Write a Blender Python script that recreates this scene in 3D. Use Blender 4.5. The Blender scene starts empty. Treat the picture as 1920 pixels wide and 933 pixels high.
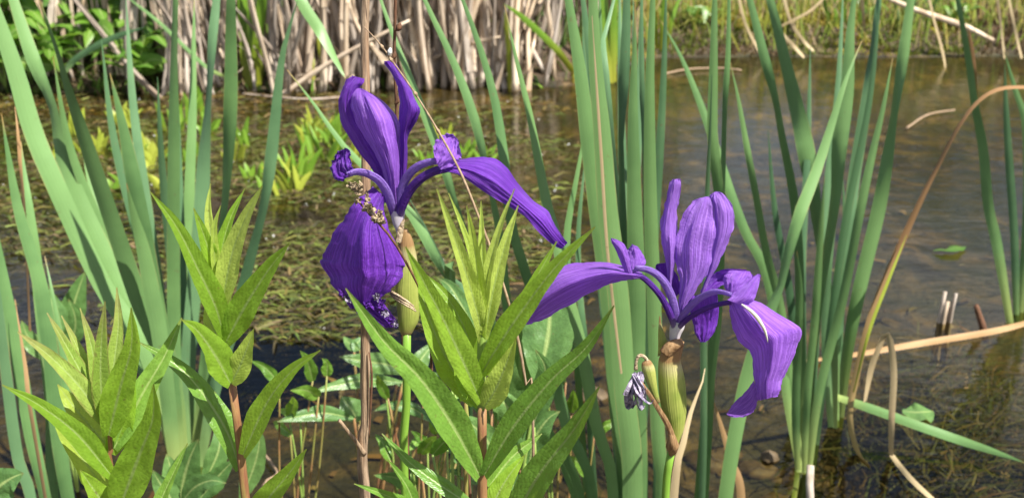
import bpy, math, random
from mathutils import Vector, noise as mn

# ------------------------------------------------------------------ camera
PITCH = math.radians(20.0)
CAM = Vector((0.0, 0.0, 0.75))
FPX = 1844.0                       # focal length in pixels of the 1920 px wide photograph
sc = bpy.context.scene
col = sc.collection
cam_data = bpy.data.cameras.new('camera')
cam = bpy.data.objects.new('camera', cam_data)
col.objects.link(cam)
cam.location = CAM
cam.rotation_euler = (math.pi / 2 - PITCH, 0, 0)
cam_data.sensor_width = 36.0
cam_data.lens = FPX / 1920 * 36.0
cam_data.clip_start = 0.02
cam_data.clip_end = 2000
cam_data.dof.use_dof = True
cam_data.dof.focus_distance = 0.52
cam_data.dof.aperture_fstop = 17
sc.camera = cam

# ------------------------------------------------------------------ light
SUN_EL, SUN_AZ = math.radians(54), math.radians(127)   # azimuth clockwise from +y: behind the camera, to the right
world = bpy.data.worlds.new('World')
sc.world = world
world.use_nodes = True
wn, wl = world.node_tree.nodes, world.node_tree.links
wn.clear()
sky = wn.new('ShaderNodeTexSky')
sky.sky_type = 'NISHITA'
sky.sun_disc = False
sky.sun_elevation = SUN_EL
sky.sun_rotation = SUN_AZ
sky.air_density = 1.0
sky.dust_density = 1.5
wtc = wn.new('ShaderNodeTexCoord')
wmap = wn.new('ShaderNodeMapping')
wmap.inputs['Scale'].default_value = (1, 1, 2.6)
wcl = wn.new('ShaderNodeTexNoise')
wcl.inputs['Scale'].default_value = 2.6
wcl.inputs['Detail'].default_value = 6
wcl.inputs['Roughness'].default_value = 0.55
wrp = wn.new('ShaderNodeValToRGB')
wrp.color_ramp.elements[0].position = 0.52
wrp.color_ramp.elements[1].position = 0.68
wmx = wn.new('ShaderNodeMixRGB')
wmx.inputs[2].default_value = (9.5, 9.6, 9.8, 1)
bg = wn.new('ShaderNodeBackground')
bg.inputs['Strength'].default_value = 0.07
wo = wn.new('ShaderNodeOutputWorld')
wl.new(wtc.outputs['Generated'], wmap.inputs['Vector'])
wl.new(wmap.outputs[0], wcl.inputs['Vector'])
wl.new(wcl.outputs['Fac'], wrp.inputs[0])
wl.new(wrp.outputs[0], wmx.inputs[0])
wl.new(sky.outputs[0], wmx.inputs[1])
wl.new(wmx.outputs[0], bg.inputs['Color'])
wl.new(bg.outputs[0], wo.inputs['Surface'])

sun_d = bpy.data.lights.new('sun', 'SUN')
sun_d.energy = 5.0
sun_d.angle = math.radians(0.53)
sun_d.color = (1.0, 0.955, 0.88)
sun = bpy.data.objects.new('sun', sun_d)
col.objects.link(sun)
sdir = Vector((math.sin(SUN_AZ) * math.cos(SUN_EL), math.cos(SUN_AZ) * math.cos(SUN_EL), math.sin(SUN_EL)))
sun.rotation_euler = sdir.to_track_quat('Z', 'Y').to_euler()
sun.location = sdir * 20

vs = sc.view_settings
vs.view_transform = 'Standard'
vs.look = 'None'
vs.exposure = 1.05
vs.gamma = 1.0
vs.use_curve_mapping = False
sc.cycles.max_bounces = 7
sc.cycles.transparent_max_bounces = 12

random.seed(7)
SP, CP = math.sin(PITCH), math.cos(PITCH)


# ------------------------------------------------------------------ positions
def ray(px, py):
    a, b = (px - 960.0) / FPX, (py - 466.5) / FPX
    return Vector((a, CP - b * SP, -SP - b * CP))


def at(px, py, y):
    """photo pixel -> point on the upright plane y metres in front of the lens"""
    r = ray(px, py)
    return CAM + r * (y / r.y)


def wat(px, py, z=0.0):
    """photo pixel -> point on the level plane z (the water)"""
    r = ray(px, py)
    return CAM + r * ((z - CAM.z) / r.z)


def ppm(p):
    """metres per photo pixel at a point"""
    d = (p - CAM).dot(Vector((0, CP, -SP)))
    return d / FPX


def catmull(pts, n):
    k = len(pts)
    if k == 2:
        return [pts[0] + (pts[1] - pts[0]) * (i / (n - 1)) for i in range(n)]
    out = []
    for i in range(n):
        t = i / (n - 1) * (k - 1)
        s = min(int(t), k - 2)
        f = t - s
        p1, p2 = pts[s], pts[s + 1]
        p0 = pts[s - 1] if s > 0 else p1 * 2 - p2
        p3 = pts[s + 2] if s + 2 < k else p2 * 2 - p1
        out.append(0.5 * ((2 * p1) + (p2 - p0) * f + (2 * p0 - 5 * p1 + 4 * p2 - p3) * f * f
                          + (3 * p1 - p0 - 3 * p2 + p3) * f ** 3))
    return out


def arclen_uniform(pts, n):
    d = catmull(pts, max(60, n * 3))
    L = [0]
    for a, b in zip(d, d[1:]):
        L.append(L[-1] + (b - a).length)
    out, j = [], 0
    for i in range(n):
        s = L[-1] * i / (n - 1)
        while j < len(L) - 2 and L[j + 1] < s:
            j += 1
        f = (s - L[j]) / max(1e-9, L[j + 1] - L[j])
        out.append(d[j].lerp(d[j + 1], min(1, max(0, f))))
    return out


def lerp_list(vals, t):
    x = t * (len(vals) - 1)
    i = min(int(x), len(vals) - 2)
    return vals[i] + (vals[i + 1] - vals[i]) * (x - i)


def sstep(a, b, x):
    t = min(1, max(0, (x - a) / (b - a)))
    return t * t * (3 - 2 * t)


def N1(x, y=0.0, z=0.0):
    return mn.noise(Vector((x, y, z)))


# ------------------------------------------------------------------ materials
def _new(name):
    m = bpy.data.materials.new(name)
    m.use_nodes = True
    nt = m.node_tree
    nt.nodes.clear()
    return m, nt.nodes, nt.links


def _uv(n, l, sx, sy):
    tc = n.new('ShaderNodeTexCoord')
    mp = n.new('ShaderNodeMapping')
    mp.inputs['Scale'].default_value = (sx, sy, 1)
    l.new(tc.outputs['UV'], mp.inputs['Vector'])
    return tc, mp


def _math(n, l, op, a, b=None):
    m = n.new('ShaderNodeMath')
    m.operation = op
    for i, v in enumerate((a, b)):
        if v is None:
            continue
        if isinstance(v, (int, float)):
            m.inputs[i].default_value = v
        else:
            l.new(v, m.inputs[i])
    return m.outputs[0]


def _mix(n, l, fac, a, b, mode='MIX'):
    m = n.new('ShaderNodeMixRGB')
    m.blend_type = mode
    for i, v in enumerate((fac, a, b)):
        if isinstance(v, (int, float)):
            m.inputs[i].default_value = v
        elif isinstance(v, tuple):
            m.inputs[i].default_value = (*v, 1)
        else:
            l.new(v, m.inputs[i])
    return m.outputs[0]


def _ramp(n, l, fac, stops):
    r = n.new('ShaderNodeValToRGB')
    e = r.color_ramp.elements
    while len(e) < len(stops):
        e.new(0.5)
    for q, (p, c) in zip(e, stops):
        q.position = p
        q.color = (*c, 1) if isinstance(c, tuple) else (c, c, c, 1)
    l.new(fac, r.inputs[0])
    return r.outputs[0]


def _noise(n, l, vec, scale, detail=4, rough=0.55, dist=0.0):
    t = n.new('ShaderNodeTexNoise')
    t.inputs['Scale'].default_value = scale
    t.inputs['Detail'].default_value = detail
    t.inputs['Roughness'].default_value = rough
    t.inputs['Distortion'].default_value = dist
    if vec is not None:
        l.new(vec, t.inputs['Vector'])
    return t.outputs['Fac']


def _bump(n, l, h, strength, dist):
    b = n.new('ShaderNodeBump')
    b.inputs['Strength'].default_value = strength
    b.inputs['Distance'].default_value = dist
    l.new(h, b.inputs['Height'])
    return b.outputs[0]


def _tissue(n, l, colr, normal, rough, transl, tcol=None, spec=0.4):
    """thin living tissue: a sheen, diffuse colour and light passing through"""
    p = n.new('ShaderNodeBsdfPrincipled')
    l.new(colr, p.inputs['Base Color'])
    p.inputs['Roughness'].default_value = rough
    p.inputs['Specular IOR Level'].default_value = spec
    t = n.new('ShaderNodeBsdfTranslucent')
    if tcol is None:
        l.new(colr, t.inputs['Color'])
    else:
        l.new(tcol, t.inputs['Color'])
    if normal is not None:
        l.new(normal, p.inputs['Normal'])
        l.new(normal, t.inputs['Normal'])
    mx = n.new('ShaderNodeMixShader')
    mx.inputs[0].default_value = transl
    l.new(p.outputs[0], mx.inputs[1])
    l.new(t.outputs[0], mx.inputs[2])
    o = n.new('ShaderNodeOutputMaterial')
    l.new(mx.outputs[0], o.inputs['Surface'])


def mat_sword(name, c1, c2, base=None, tip=None, transl=0.12, rough=0.42, tipat=0.965, baseat=0.22):
    m, n, l = _new(name)
    tc, mp = _uv(n, l, 52, 1.0)
    st = _noise(n, l, mp.outputs[0], 1.0, 3)
    oi = n.new('ShaderNodeObjectInfo')
    blot = _noise(n, l, tc.outputs['Object'], 18, 3)
    c = _mix(n, l, oi.outputs['Random'], c1, c2)
    c = _mix(n, l, _ramp(n, l, blot, [(0.35, 0.0), (0.7, 0.5)]), c, tuple(x * 1.22 for x in c2))
    c = _mix(n, l, 0.5, c, _ramp(n, l, st, [(0.3, 0.72), (0.7, 1.2)]), 'MULTIPLY')
    sp = n.new('ShaderNodeSeparateXYZ')
    l.new(tc.outputs['UV'], sp.inputs[0])
    if base:
        c = _mix(n, l, _ramp(n, l, sp.outputs[1], [(0.03, 0.9), (baseat, 0.0)]), c, base)
    if tip:
        c = _mix(n, l, _ramp(n, l, sp.outputs[1], [(tipat, 0.0), (min(1.0, tipat + 0.03), 0.95)]), c, tip)
    # worn, straw coloured nicks along the margin
    edge = _ramp(n, l, _math(n, l, 'ABSOLUTE', _math(n, l, 'SUBTRACT', sp.outputs[0], 0.5)), [(0.455, 0.0), (0.5, 0.7)])
    nick = _ramp(n, l, _noise(n, l, tc.outputs['Object'], 9, 2), [(0.5, 0.0), (0.62, 1.0)])
    c = _mix(n, l, _mix(n, l, 1.0, edge, nick, 'MULTIPLY'), c, (0.42, 0.35, 0.14))
    spot = _ramp(n, l, _noise(n, l, tc.outputs['Object'], 160, 2), [(0.70, 0.0), (0.74, 0.45)])
    c = _mix(n, l, spot, c, (0.16, 0.13, 0.06))
    nb = _bump(n, l, st, 0.15, 0.0008)
    _tissue(n, l, c, nb, rough, transl)
    return m


def mat_lance(name, c1, c2, tcol, redtip=0.0, transl=0.5):
    """net veined leaf: pale midrib, side veins running forward from it, quilted between"""
    m, n, l = _new(name)
    tc, mp = _uv(n, l, 1, 1)
    sp = n.new('ShaderNodeSeparateXYZ')
    l.new(tc.outputs['UV'], sp.inputs[0])
    au = _math(n, l, 'ABSOLUTE', _math(n, l, 'SUBTRACT', sp.outputs[0], 0.5))
    wob = _math(n, l, 'MULTIPLY', _noise(n, l, tc.outputs['Object'], 130, 3), 0.16)
    ph = _math(n, l, 'SUBTRACT', _math(n, l, 'ADD', sp.outputs[1], wob), _math(n, l, 'MULTIPLY', au, 0.42))
    saw = _math(n, l, 'FRACT', _math(n, l, 'MULTIPLY', ph, 17.0))
    tri = _math(n, l, 'ABSOLUTE', _math(n, l, 'SUBTRACT', saw, 0.5))       # 0 between, .5 on the vein
    vein = _ramp(n, l, tri, [(0.36, 0.0), (0.49, 1.0)])
    quilt = _ramp(n, l, tri, [(0.0, 1.0), (0.5, 0.0)])
    mid = _ramp(n, l, au, [(0.025, 1.0), (0.06, 0.0)])
    oi = n.new('ShaderNodeObjectInfo')
    c = _mix(n, l, oi.outputs['Random'], c1, c2)
    blot = _noise(n, l, tc.outputs['Object'], 200, 5)
    c = _mix(n, l, 0.55, c, _ramp(n, l, blot, [(0.3, 0.62), (0.7, 1.3)]), 'MULTIPLY')
    c = _mix(n, l, _math(n, l, 'MULTIPLY', vein, 0.07), c, tuple(min(1, x * 1.7 + 0.03) for x in c2))
    c = _mix(n, l, _math(n, l, 'MULTIPLY', mid, 0.75), c, (0.36, 0.46, 0.16))
    if redtip:
        rt = _ramp(n, l, sp.outputs[1], [(0.66, 0.0), (1.0, redtip)])
        re = _ramp(n, l, au, [(0.40, 0.0), (0.5, redtip)])
        c = _mix(n, l, rt, c, (0.34, 0.16, 0.12))
        c = _mix(n, l, re, c, (0.30, 0.13, 0.09))
    else:
        rt = _ramp(n, l, sp.outputs[1], [(0.93, 0.0), (1.0, 0.6)])
        c = _mix(n, l, rt, c, (0.22, 0.16, 0.06))
    spot = _ramp(n, l, _noise(n, l, tc.outputs['Object'], 420, 2), [(0.68, 0.0), (0.72, 0.6)])
    c = _mix(n, l, spot, c, (0.14, 0.10, 0.04))
    vo = n.new('ShaderNodeTexVoronoi')
    vo.feature = 'DISTANCE_TO_EDGE'
    vo.inputs['Scale'].default_value = 330
    l.new(tc.outputs['Object'], vo.inputs['Vector'])
    net = _ramp(n, l, vo.outputs['Distance'], [(0.0, 0.0), (0.22, 1.0)])
    c = _mix(n, l, 0.13, c, _ramp(n, l, net, [(0.0, 1.30), (0.7, 0.92)]), 'MULTIPLY')
    quilt = _math(n, l, 'ADD', quilt, _math(n, l, 'MULTIPLY', net, 0.9))
    h = _math(n, l, 'ADD', _math(n, l, 'MULTIPLY', quilt, 0.42), _math(n, l, 'MULTIPLY', blot, 0.9))
    nb = _bump(n, l, h, 0.35, 0.0006)
    tmix = _mix(n, l, 0.6, c, tcol)
    _tissue(n, l, c, nb, 0.36, transl, tmix, 0.55)
    return m


def mat_petal(name, dark, light, transl=0.42, pale=None, veins=44):
    m, n, l = _new(name)
    tc, mp = _uv(n, l, veins, 2.2)
    sp = n.new('ShaderNodeSeparateXYZ')
    l.new(tc.outputs['UV'], sp.inputs[0])
    v1 = _noise(n, l, mp.outputs[0], 1.0, 4, 0.6, 0.8)
    v2 = _noise(n, l, tc.outputs['Object'], 700, 4, 0.6)
    v3 = _noise(n, l, tc.outputs['Object'], 45, 3)
    c = _mix(n, l, _ramp(n, l, v1, [(0.36, 0.0), (0.60, 1.0)]), dark, light)
    c = _mix(n, l, _ramp(n, l, v3, [(0.3, 0.0), (0.75, 0.55)]), c, tuple(x * 1.25 for x in light))
    fine = _ramp(n, l, _math(n, l, 'ABSOLUTE', _math(n, l, 'SUBTRACT', v1, 0.5)), [(0.0, 0.5), (0.04, 0.0)])
    c = _mix(n, l, fine, c, tuple(x * 0.42 for x in dark))
    if pale:
        c = _mix(n, l, _ramp(n, l, sp.outputs[1], [(0.0, 0.85), (0.22, 0.0)]), c, pale)
    h = _math(n, l, 'ADD', _math(n, l, 'MULTIPLY', v1, 1.0), _math(n, l, 'MULTIPLY', v2, 0.5))
    nb = _bump(n, l, h, 0.8, 0.0016)
    _tissue(n, l, c, nb, 0.42, transl, None, 0.5)
    return m


def mat_plain(name, c1, c2, scale=60, rough=0.7, bump=0.4, dist=0.001, stretch=(1, 1, 1), transl=0.0, rnd=0.0, spec=0.3, c3=None):
    m, n, l = _new(name)
    tc = n.new('ShaderNodeTexCoord')
    mp = n.new('ShaderNodeMapping')
    mp.inputs['Scale'].default_value = stretch
    l.new(tc.outputs['Object'], mp.inputs['Vector'])
    f = _noise(n, l, mp.outputs[0], scale, 5, 0.6, 0.4)
    c = _ramp(n, l, f, [(0.3, c1), (0.7, c2)])
    if c3:
        g = _noise(n, l, mp.outputs[0], scale * 0.23, 3)
        c = _mix(n, l, _ramp(n, l, g, [(0.45, 0.0), (0.65, 0.85)]), c, c3)
    if rnd:
        oi = n.new('ShaderNodeObjectInfo')
        c = _mix(n, l, rnd, c, _ramp(n, l, oi.outputs['Random'], [(0.0, (0.35, 0.33, 0.32)), (0.5, (1.0, 0.95, 0.9)), (1.0, (1.35, 1.2, 0.95))]), 'MULTIPLY')
    nb = _bump(n, l, f, bump, dist)
    _tissue(n, l, c, nb, rough, transl, None, spec)
    return m


def mat_vcol(name, rough=0.6, transl=0.25):
    """colour comes with each little piece (a face attribute), for heaps of leaf bits"""
    m, n, l = _new(name)
    a = n.new('ShaderNodeAttribute')
    a.attribute_name = 'tint'
    _tissue(n, l, a.outputs['Color'], None, rough, transl, None, 0.35)
    return m


def mat_ground():
    m, n, l = _new('pond_soil')
    tc = n.new('ShaderNodeTexCoord')
    o = tc.outputs['Object']
    geo = n.new('ShaderNodeNewGeometry')
    sp = n.new('ShaderNodeSeparateXYZ')
    l.new(geo.outputs['Position'], sp.inputs[0])
    big = _noise(n, l, o, 2.6, 5, 0.6, 0.6)
    mid = _noise(n, l, o, 9, 6, 0.65, 0.4)
    fine = _noise(n, l, o, 70, 5, 0.65)
    bed = _ramp(n, l, mid, [(0.30, (0.010, 0.008, 0.005)), (0.47, (0.034, 0.024, 0.012)), (0.57, (0.11, 0.072, 0.028)), (0.70, (0.24, 0.16, 0.062))])
    bed = _mix(n, l, _ramp(n, l, big, [(0.42, 0.0), (0.6, 0.8)]), bed, (0.030, 0.032, 0.010))
    bank = _ramp(n, l, mid, [(0.3, (0.030, 0.022, 0.014)), (0.5, (0.075, 0.050, 0.026)), (0.75, (0.16, 0.105, 0.06))])
    c = _mix(n, l, _ramp(n, l, sp.outputs[2], [(0.0, 0.0), (0.03, 1.0)]), bed, bank)
    c = _mix(n, l, 0.7, c, _ramp(n, l, fine, [(0.25, 0.45), (0.7, 1.5)]), 'MULTIPLY')
    h = _math(n, l, 'ADD', _math(n, l, 'MULTIPLY', mid, 1.0), _math(n, l, 'MULTIPLY', fine, 0.4))
    nb = _bump(n, l, h, 0.9, 0.03)
    p = n.new('ShaderNodeBsdfPrincipled')
    p.inputs['Roughness'].default_value = 0.85
    l.new(c, p.inputs['Base Color'])
    l.new(nb, p.inputs['Normal'])
    q = n.new('ShaderNodeOutputMaterial')
    l.new(p.outputs[0], q.inputs['Surface'])
    return m


def mat_water():
    m, n, l = _new('pond_water')
    tc = n.new('ShaderNodeTexCoord')
    mp = n.new('ShaderNodeMapping')
    mp.inputs['Scale'].default_value = (1.0, 2.2, 1.0)
    l.new(tc.outputs['Object'], mp.inputs['Vector'])
    w1 = _noise(n, l, mp.outputs[0], 7, 3, 0.5, 0.3)
    w2 = _noise(n, l, mp.outputs[0], 32, 3, 0.55)
    h = _math(n, l, 'ADD', _math(n, l, 'MULTIPLY', w1, 1.0), _math(n, l, 'MULTIPLY', w2, 0.22))
    nb = _bump(n, l, h, 0.22, 0.012)
    fr = n.new('ShaderNodeFresnel')
    fr.inputs['IOR'].default_value = 1.333
    l.new(nb, fr.inputs['Normal'])
    g = n.new('ShaderNodeBsdfGlossy')
    g.inputs['Roughness'].default_value = 0.03
    l.new(nb, g.inputs['Normal'])
    t = n.new('ShaderNodeBsdfTransparent')
    t.inputs['Color'].default_value = (0.72, 0.69, 0.48, 1)
    mx = n.new('ShaderNodeMixShader')
    l.new(fr.outputs[0], mx.inputs[0])
    l.new(t.outputs[0], mx.inputs[1])
    l.new(g.outputs[0], mx.inputs[2])
    o = n.new('ShaderNodeOutputMaterial')
    l.new(mx.outputs[0], o.inputs['Surface'])
    return m


M = {}
M['sword'] = mat_sword('glaucous_blade', (0.095, 0.200, 0.066), (0.165, 0.300, 0.098), base=(0.34, 0.42, 0.12), tip=(0.36, 0.24, 0.09))
M['sword_blue'] = mat_sword('bluish_blade', (0.080, 0.172, 0.074), (0.130, 0.245, 0.108), base=(0.22, 0.34, 0.10))
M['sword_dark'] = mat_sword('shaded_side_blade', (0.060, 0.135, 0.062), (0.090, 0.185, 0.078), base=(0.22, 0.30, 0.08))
M['sword_bright'] = mat_sword('bright_green_blade', (0.135, 0.27, 0.020), (0.20, 0.36, 0.035), base=(0.34, 0.34, 0.03), transl=0.3, baseat=0.5)
M['sword_lime'] = mat_sword('lime_blade', (0.30, 0.38, 0.035), (0.40, 0.44, 0.06), base=(0.36, 0.32, 0.05), transl=0.3)
M['sword_dry'] = mat_sword('dry_blade', (0.30, 0.17, 0.07), (0.38, 0.24, 0.11), transl=0.12, rough=0.6)
M['sword_rust'] = mat_sword('rust_blade', (0.22, 0.115, 0.045), (0.27, 0.15, 0.06), base=(0.46, 0.34, 0.14), transl=0.1, rough=0.6, baseat=0.45)
M['sword_straw'] = mat_sword('straw_blade', (0.40, 0.30, 0.16), (0.46, 0.36, 0.20), transl=0.12, rough=0.6)
M['lance'] = mat_lance('loosestrife_leaf', (0.185, 0.340, 0.030), (0.275, 0.450, 0.045), (0.58, 0.78, 0.045))
M['lance_young'] = mat_lance('loosestrife_young_leaf', (0.36, 0.49, 0.070), (0.47, 0.58, 0.12), (0.68, 0.80, 0.10))
M['lance_deep'] = mat_lance('loosestrife_mature_leaf', (0.120, 0.255, 0.034), (0.180, 0.330, 0.050), (0.44, 0.66, 0.04), transl=0.34)
M['lance_red'] = mat_lance('loosestrife_flushed_leaf', (0.21, 0.32, 0.050), (0.31, 0.42, 0.085), (0.46, 0.62, 0.08), redtip=0.42, transl=0.34)
M['broad'] = mat_lance('broad_pond_leaf', (0.085, 0.185, 0.050), (0.135, 0.250, 0.068), (0.26, 0.42, 0.06), transl=0.25)
M['herb'] = mat_lance('bank_herb_leaf', (0.075, 0.19, 0.022), (0.16, 0.30, 0.035), (0.30, 0.50, 0.04), transl=0.35)
M['midrib'] = mat_plain('pale_midrib', (0.28, 0.38, 0.12), (0.36, 0.46, 0.17), 80, 0.5, 0.2)
M['petal'] = mat_petal('violet_petal', (0.180, 0.040, 0.48), (0.440, 0.185, 0.80))
M['petal_deep'] = mat_petal('deep_violet_petal', (0.085, 0.009, 0.30), (0.235, 0.060, 0.58))
M['petal_lit'] = mat_petal('sunlit_violet_petal', (0.23, 0.065, 0.55), (0.50, 0.25, 0.86))  # lighter copy of violet_petal: sunlight on the upright petals put into the colour
M['style'] = mat_petal('lilac_style', (0.26, 0.13, 0.56), (0.37, 0.23, 0.68), veins=8, pale=(0.16, 0.05, 0.44))
M['haft'] = mat_petal('striped_haft', (0.055, 0.008, 0.20), (0.16, 0.05, 0.42), veins=10, pale=(0.42, 0.36, 0.48))
M['white_mark'] = mat_plain('cream_stripe', (0.75, 0.70, 0.45), (0.85, 0.84, 0.78), 200, 0.5, 0.2)
M['tube'] = mat_plain('pale_flower_tube', (0.52, 0.46, 0.56), (0.66, 0.64, 0.58), 120, 0.5, 0.2, transl=0.2)
M['stem'] = mat_plain('iris_stem', (0.135, 0.27, 0.030), (0.19, 0.34, 0.045), 400, 0.4, 0.25, stretch=(1, 1, 0.1))
M['red_stem'] = mat_plain('reddish_stem', (0.20, 0.075, 0.045), (0.30, 0.19, 0.07), 500, 0.45, 0.3, stretch=(1, 1, 0.12), c3=(0.22, 0.26, 0.06))
M['green_stem'] = mat_plain('soft_green_stem', (0.17, 0.27, 0.05), (0.27, 0.37, 0.09), 400, 0.45, 0.3, stretch=(1, 1, 0.12))
M['bark'] = mat_plain('weathered_dead_stem', (0.055, 0.032, 0.020), (0.50, 0.36, 0.23), 900, 0.85, 1.0, 0.001, stretch=(1, 1, 0.05), c3=(0.30, 0.18, 0.10))
M['twig'] = mat_plain('dry_twig', (0.15, 0.09, 0.05), (0.42, 0.31, 0.20), 700, 0.8, 0.6, stretch=(1, 1, 0.2))
M['dark_twig'] = mat_plain('dark_twig', (0.06, 0.03, 0.018), (0.19, 0.09, 0.045), 700, 0.8, 0.6, stretch=(1, 1, 0.2))
M['straw'] = mat_plain('bleached_reed', (0.30, 0.24, 0.18), (0.70, 0.63, 0.55), 60, 0.75, 0.6, 0.003, stretch=(1, 1, 0.08), rnd=0.65, c3=(0.30, 0.22, 0.15))
M['wither'] = mat_plain('withered_violet', (0.03, 0.015, 0.10), (0.66, 0.58, 0.70), 420, 0.7, 0.8, 0.002, transl=0.15)
M['wither_brown'] = mat_plain('withered_tan', (0.13, 0.07, 0.03), (0.62, 0.50, 0.33), 420, 0.8, 0.8, 0.002)
M['papery'] = mat_plain('papery_brown_sheath', (0.14, 0.07, 0.025), (0.36, 0.23, 0.11), 500, 0.7, 0.6, 0.001, stretch=(1, 1, .3))
M['stone'] = mat_plain('pond_stone', (0.045, 0.032, 0.018), (0.15, 0.105, 0.055), 35, 0.6, 0.6, 0.004)
M['petal_white'] = mat_plain('white_fluff', (0.75, 0.75, 0.72), (0.85, 0.85, 0.83), 90, 0.6, 0.3, transl=0.2)
M['bits'] = mat_vcol('leaf_bits')


def mat_spathe():
    m, n, l = _new('ribbed_spathe')
    tc, mp = _uv(n, l, 46, 1.0)
    sp = n.new('ShaderNodeSeparateXYZ')
    l.new(tc.outputs['UV'], sp.inputs[0])
    st = _noise(n, l, mp.outputs[0], 1.0, 2)
    bl = _noise(n, l, tc.outputs['Object'], 70, 3)
    c = _ramp(n, l, bl, [(0.3, (0.24, 0.31, 0.055)), (0.7, (0.42, 0.45, 0.11))])
    c = _mix(n, l, 0.35, c, _ramp(n, l, st, [(0.3, 0.82), (0.7, 1.08)]), 'MULTIPLY')
    wob = _math(n, l, 'ADD', sp.outputs[1], _math(n, l, 'MULTIPLY', _math(n, l, 'SUBTRACT', bl, 0.5), 0.2))
    c = _mix(n, l, _ramp(n, l, wob, [(0.69, 0.0), (0.80, 0.95)]), c, (0.30, 0.17, 0.075))
    c = _mix(n, l, _ramp(n, l, wob, [(0.58, 0.0), (0.70, 0.6), (0.80, 0.0)]), c, (0.50, 0.42, 0.24))
    c = _mix(n, l, _ramp(n, l, wob, [(0.03, 0.8), (0.14, 0.0)]), c, (0.25, 0.17, 0.085))
    nb = _bump(n, l, st, 0.5, 0.001)
    _tissue(n, l, c, nb, 0.42, 0.12)
    return m


M['spathe'] = mat_spathe()


# ------------------------------------------------------------------ objects
def mesh(name, V, F, mat, uv=None, smooth=True):
    me = bpy.data.meshes.new(name)
    me.from_pydata([tuple(v) for v in V], [], F)
    if uv:
        lay = me.uv_layers.new(name='UVMap')
        flat = []
        for lo in me.loops:
            flat.extend(uv[lo.vertex_index])
        lay.data.foreach_set('uv', flat)
    me.materials.append(mat)
    if smooth:
        me.polygons.foreach_set('use_smooth', [True] * len(me.polygons))
    return me


def link(name, me, parent=None, loc=None):
    o = bpy.data.objects.new(name, me)
    col.objects.link(o)
    if parent:
        o.parent = parent
    if loc is not None:
        o.location = loc
    return o


def tag(o, label, cat, group=None):
    o['label'] = label
    o['category'] = cat
    if group:
        o['group'] = group
    return o


def kind(o, k, label=None, cat=None):
    o['kind'] = k
    if label:
        o['label'] = label
    if cat:
        o['category'] = cat
    return o


ORIGIN = {}


def thing(name, label, cat, base, group=None):
    o = bpy.data.objects.new(name, None)
    o.empty_display_size = 0.05
    col.objects.link(o)
    o.location = base
    ORIGIN[o.name] = Vector(base)
    return tag(o, label, cat, group)


def part(parent, name, geo, mat):
    """geo = (verts in world space, faces, uv); stored relative to the thing's base"""
    V, F, uv = geo
    b = ORIGIN[parent.name]
    o = link(name, mesh(name, [v - b for v in V], F, mat, uv), parent)
    ORIGIN[o.name] = b
    return o


def single(name, geo, mat, label, cat, base, group=None):
    V, F, uv = geo
    b = Vector(base)
    o = link(name, mesh(name, [v - b for v in V], F, mat, uv), None, b)
    ORIGIN[o.name] = b
    return tag(o, label, cat, group)


# ------------------------------------------------------------------ shapes
def g_tube(pts, radii, n=24, seg=10, flat=None, rough=0.0, ridges=0):
    c = arclen_uniform(pts, n)
    V, F, uv = [], [], []
    side = None
    for i, p in enumerate(c):
        t = (c[min(i + 1, n - 1)] - c[max(i - 1, 0)]).normalized()
        if side is None:
            side = t.cross(Vector((0, 1, 0.13)))
        side = (side - t * side.dot(t)).normalized()
        up = t.cross(side)
        r = lerp_list(radii, i / (n - 1))
        for k in range(seg):
            a = 2 * math.pi * k / seg
            q = r
            if rough:
                q *= 1 + rough * N1(k * 1.7, i * 0.35, p.x * 50)
            if ridges:
                q *= 1 + 0.10 * math.sin(a * ridges + i * 0.15)
            V.append(p + side * (math.cos(a) * q) + up * (math.sin(a) * q * (flat or 1)))
            uv.append((k / seg, i / (n - 1)))
    for i in range(n - 1):
        for k in range(seg):
            k2 = (k + 1) % seg
            F.append((i * seg + k, i * seg + k2, (i + 1) * seg + k2, (i + 1) * seg + k))
    F.append(tuple(range(seg - 1, -1, -1)))
    F.append(tuple((n - 1) * seg + k for k in range(seg)))
    return V, F, uv


def sword(t, w0):
    b = w0 + (1 - w0) * sstep(0, 0.25, t)
    return b * (1 - max(0, (t - 0.55) / 0.45) ** 2.2) + 0.0 * t


def along(pts, vals, n):
    """evenly spaced points on the curve and the value carried there"""
    d = catmull([Vector((p.x, p.y, p.z, v)) for p, v in zip(pts, vals)], max(80, n * 3))
    L = [0]
    for a, b in zip(d, d[1:]):
        L.append(L[-1] + (b.xyz - a.xyz).length)
    out, j = [], 0
    for i in range(n):
        s = L[-1] * i / (n - 1)
        while j < len(L) - 2 and L[j + 1] < s:
            j += 1
        f = (s - L[j]) / max(1e-9, L[j + 1] - L[j])
        out.append(d[j].lerp(d[j + 1], min(1, max(0, f))))
    return [o.xyz for o in out], [o.w for o in out]


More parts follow.
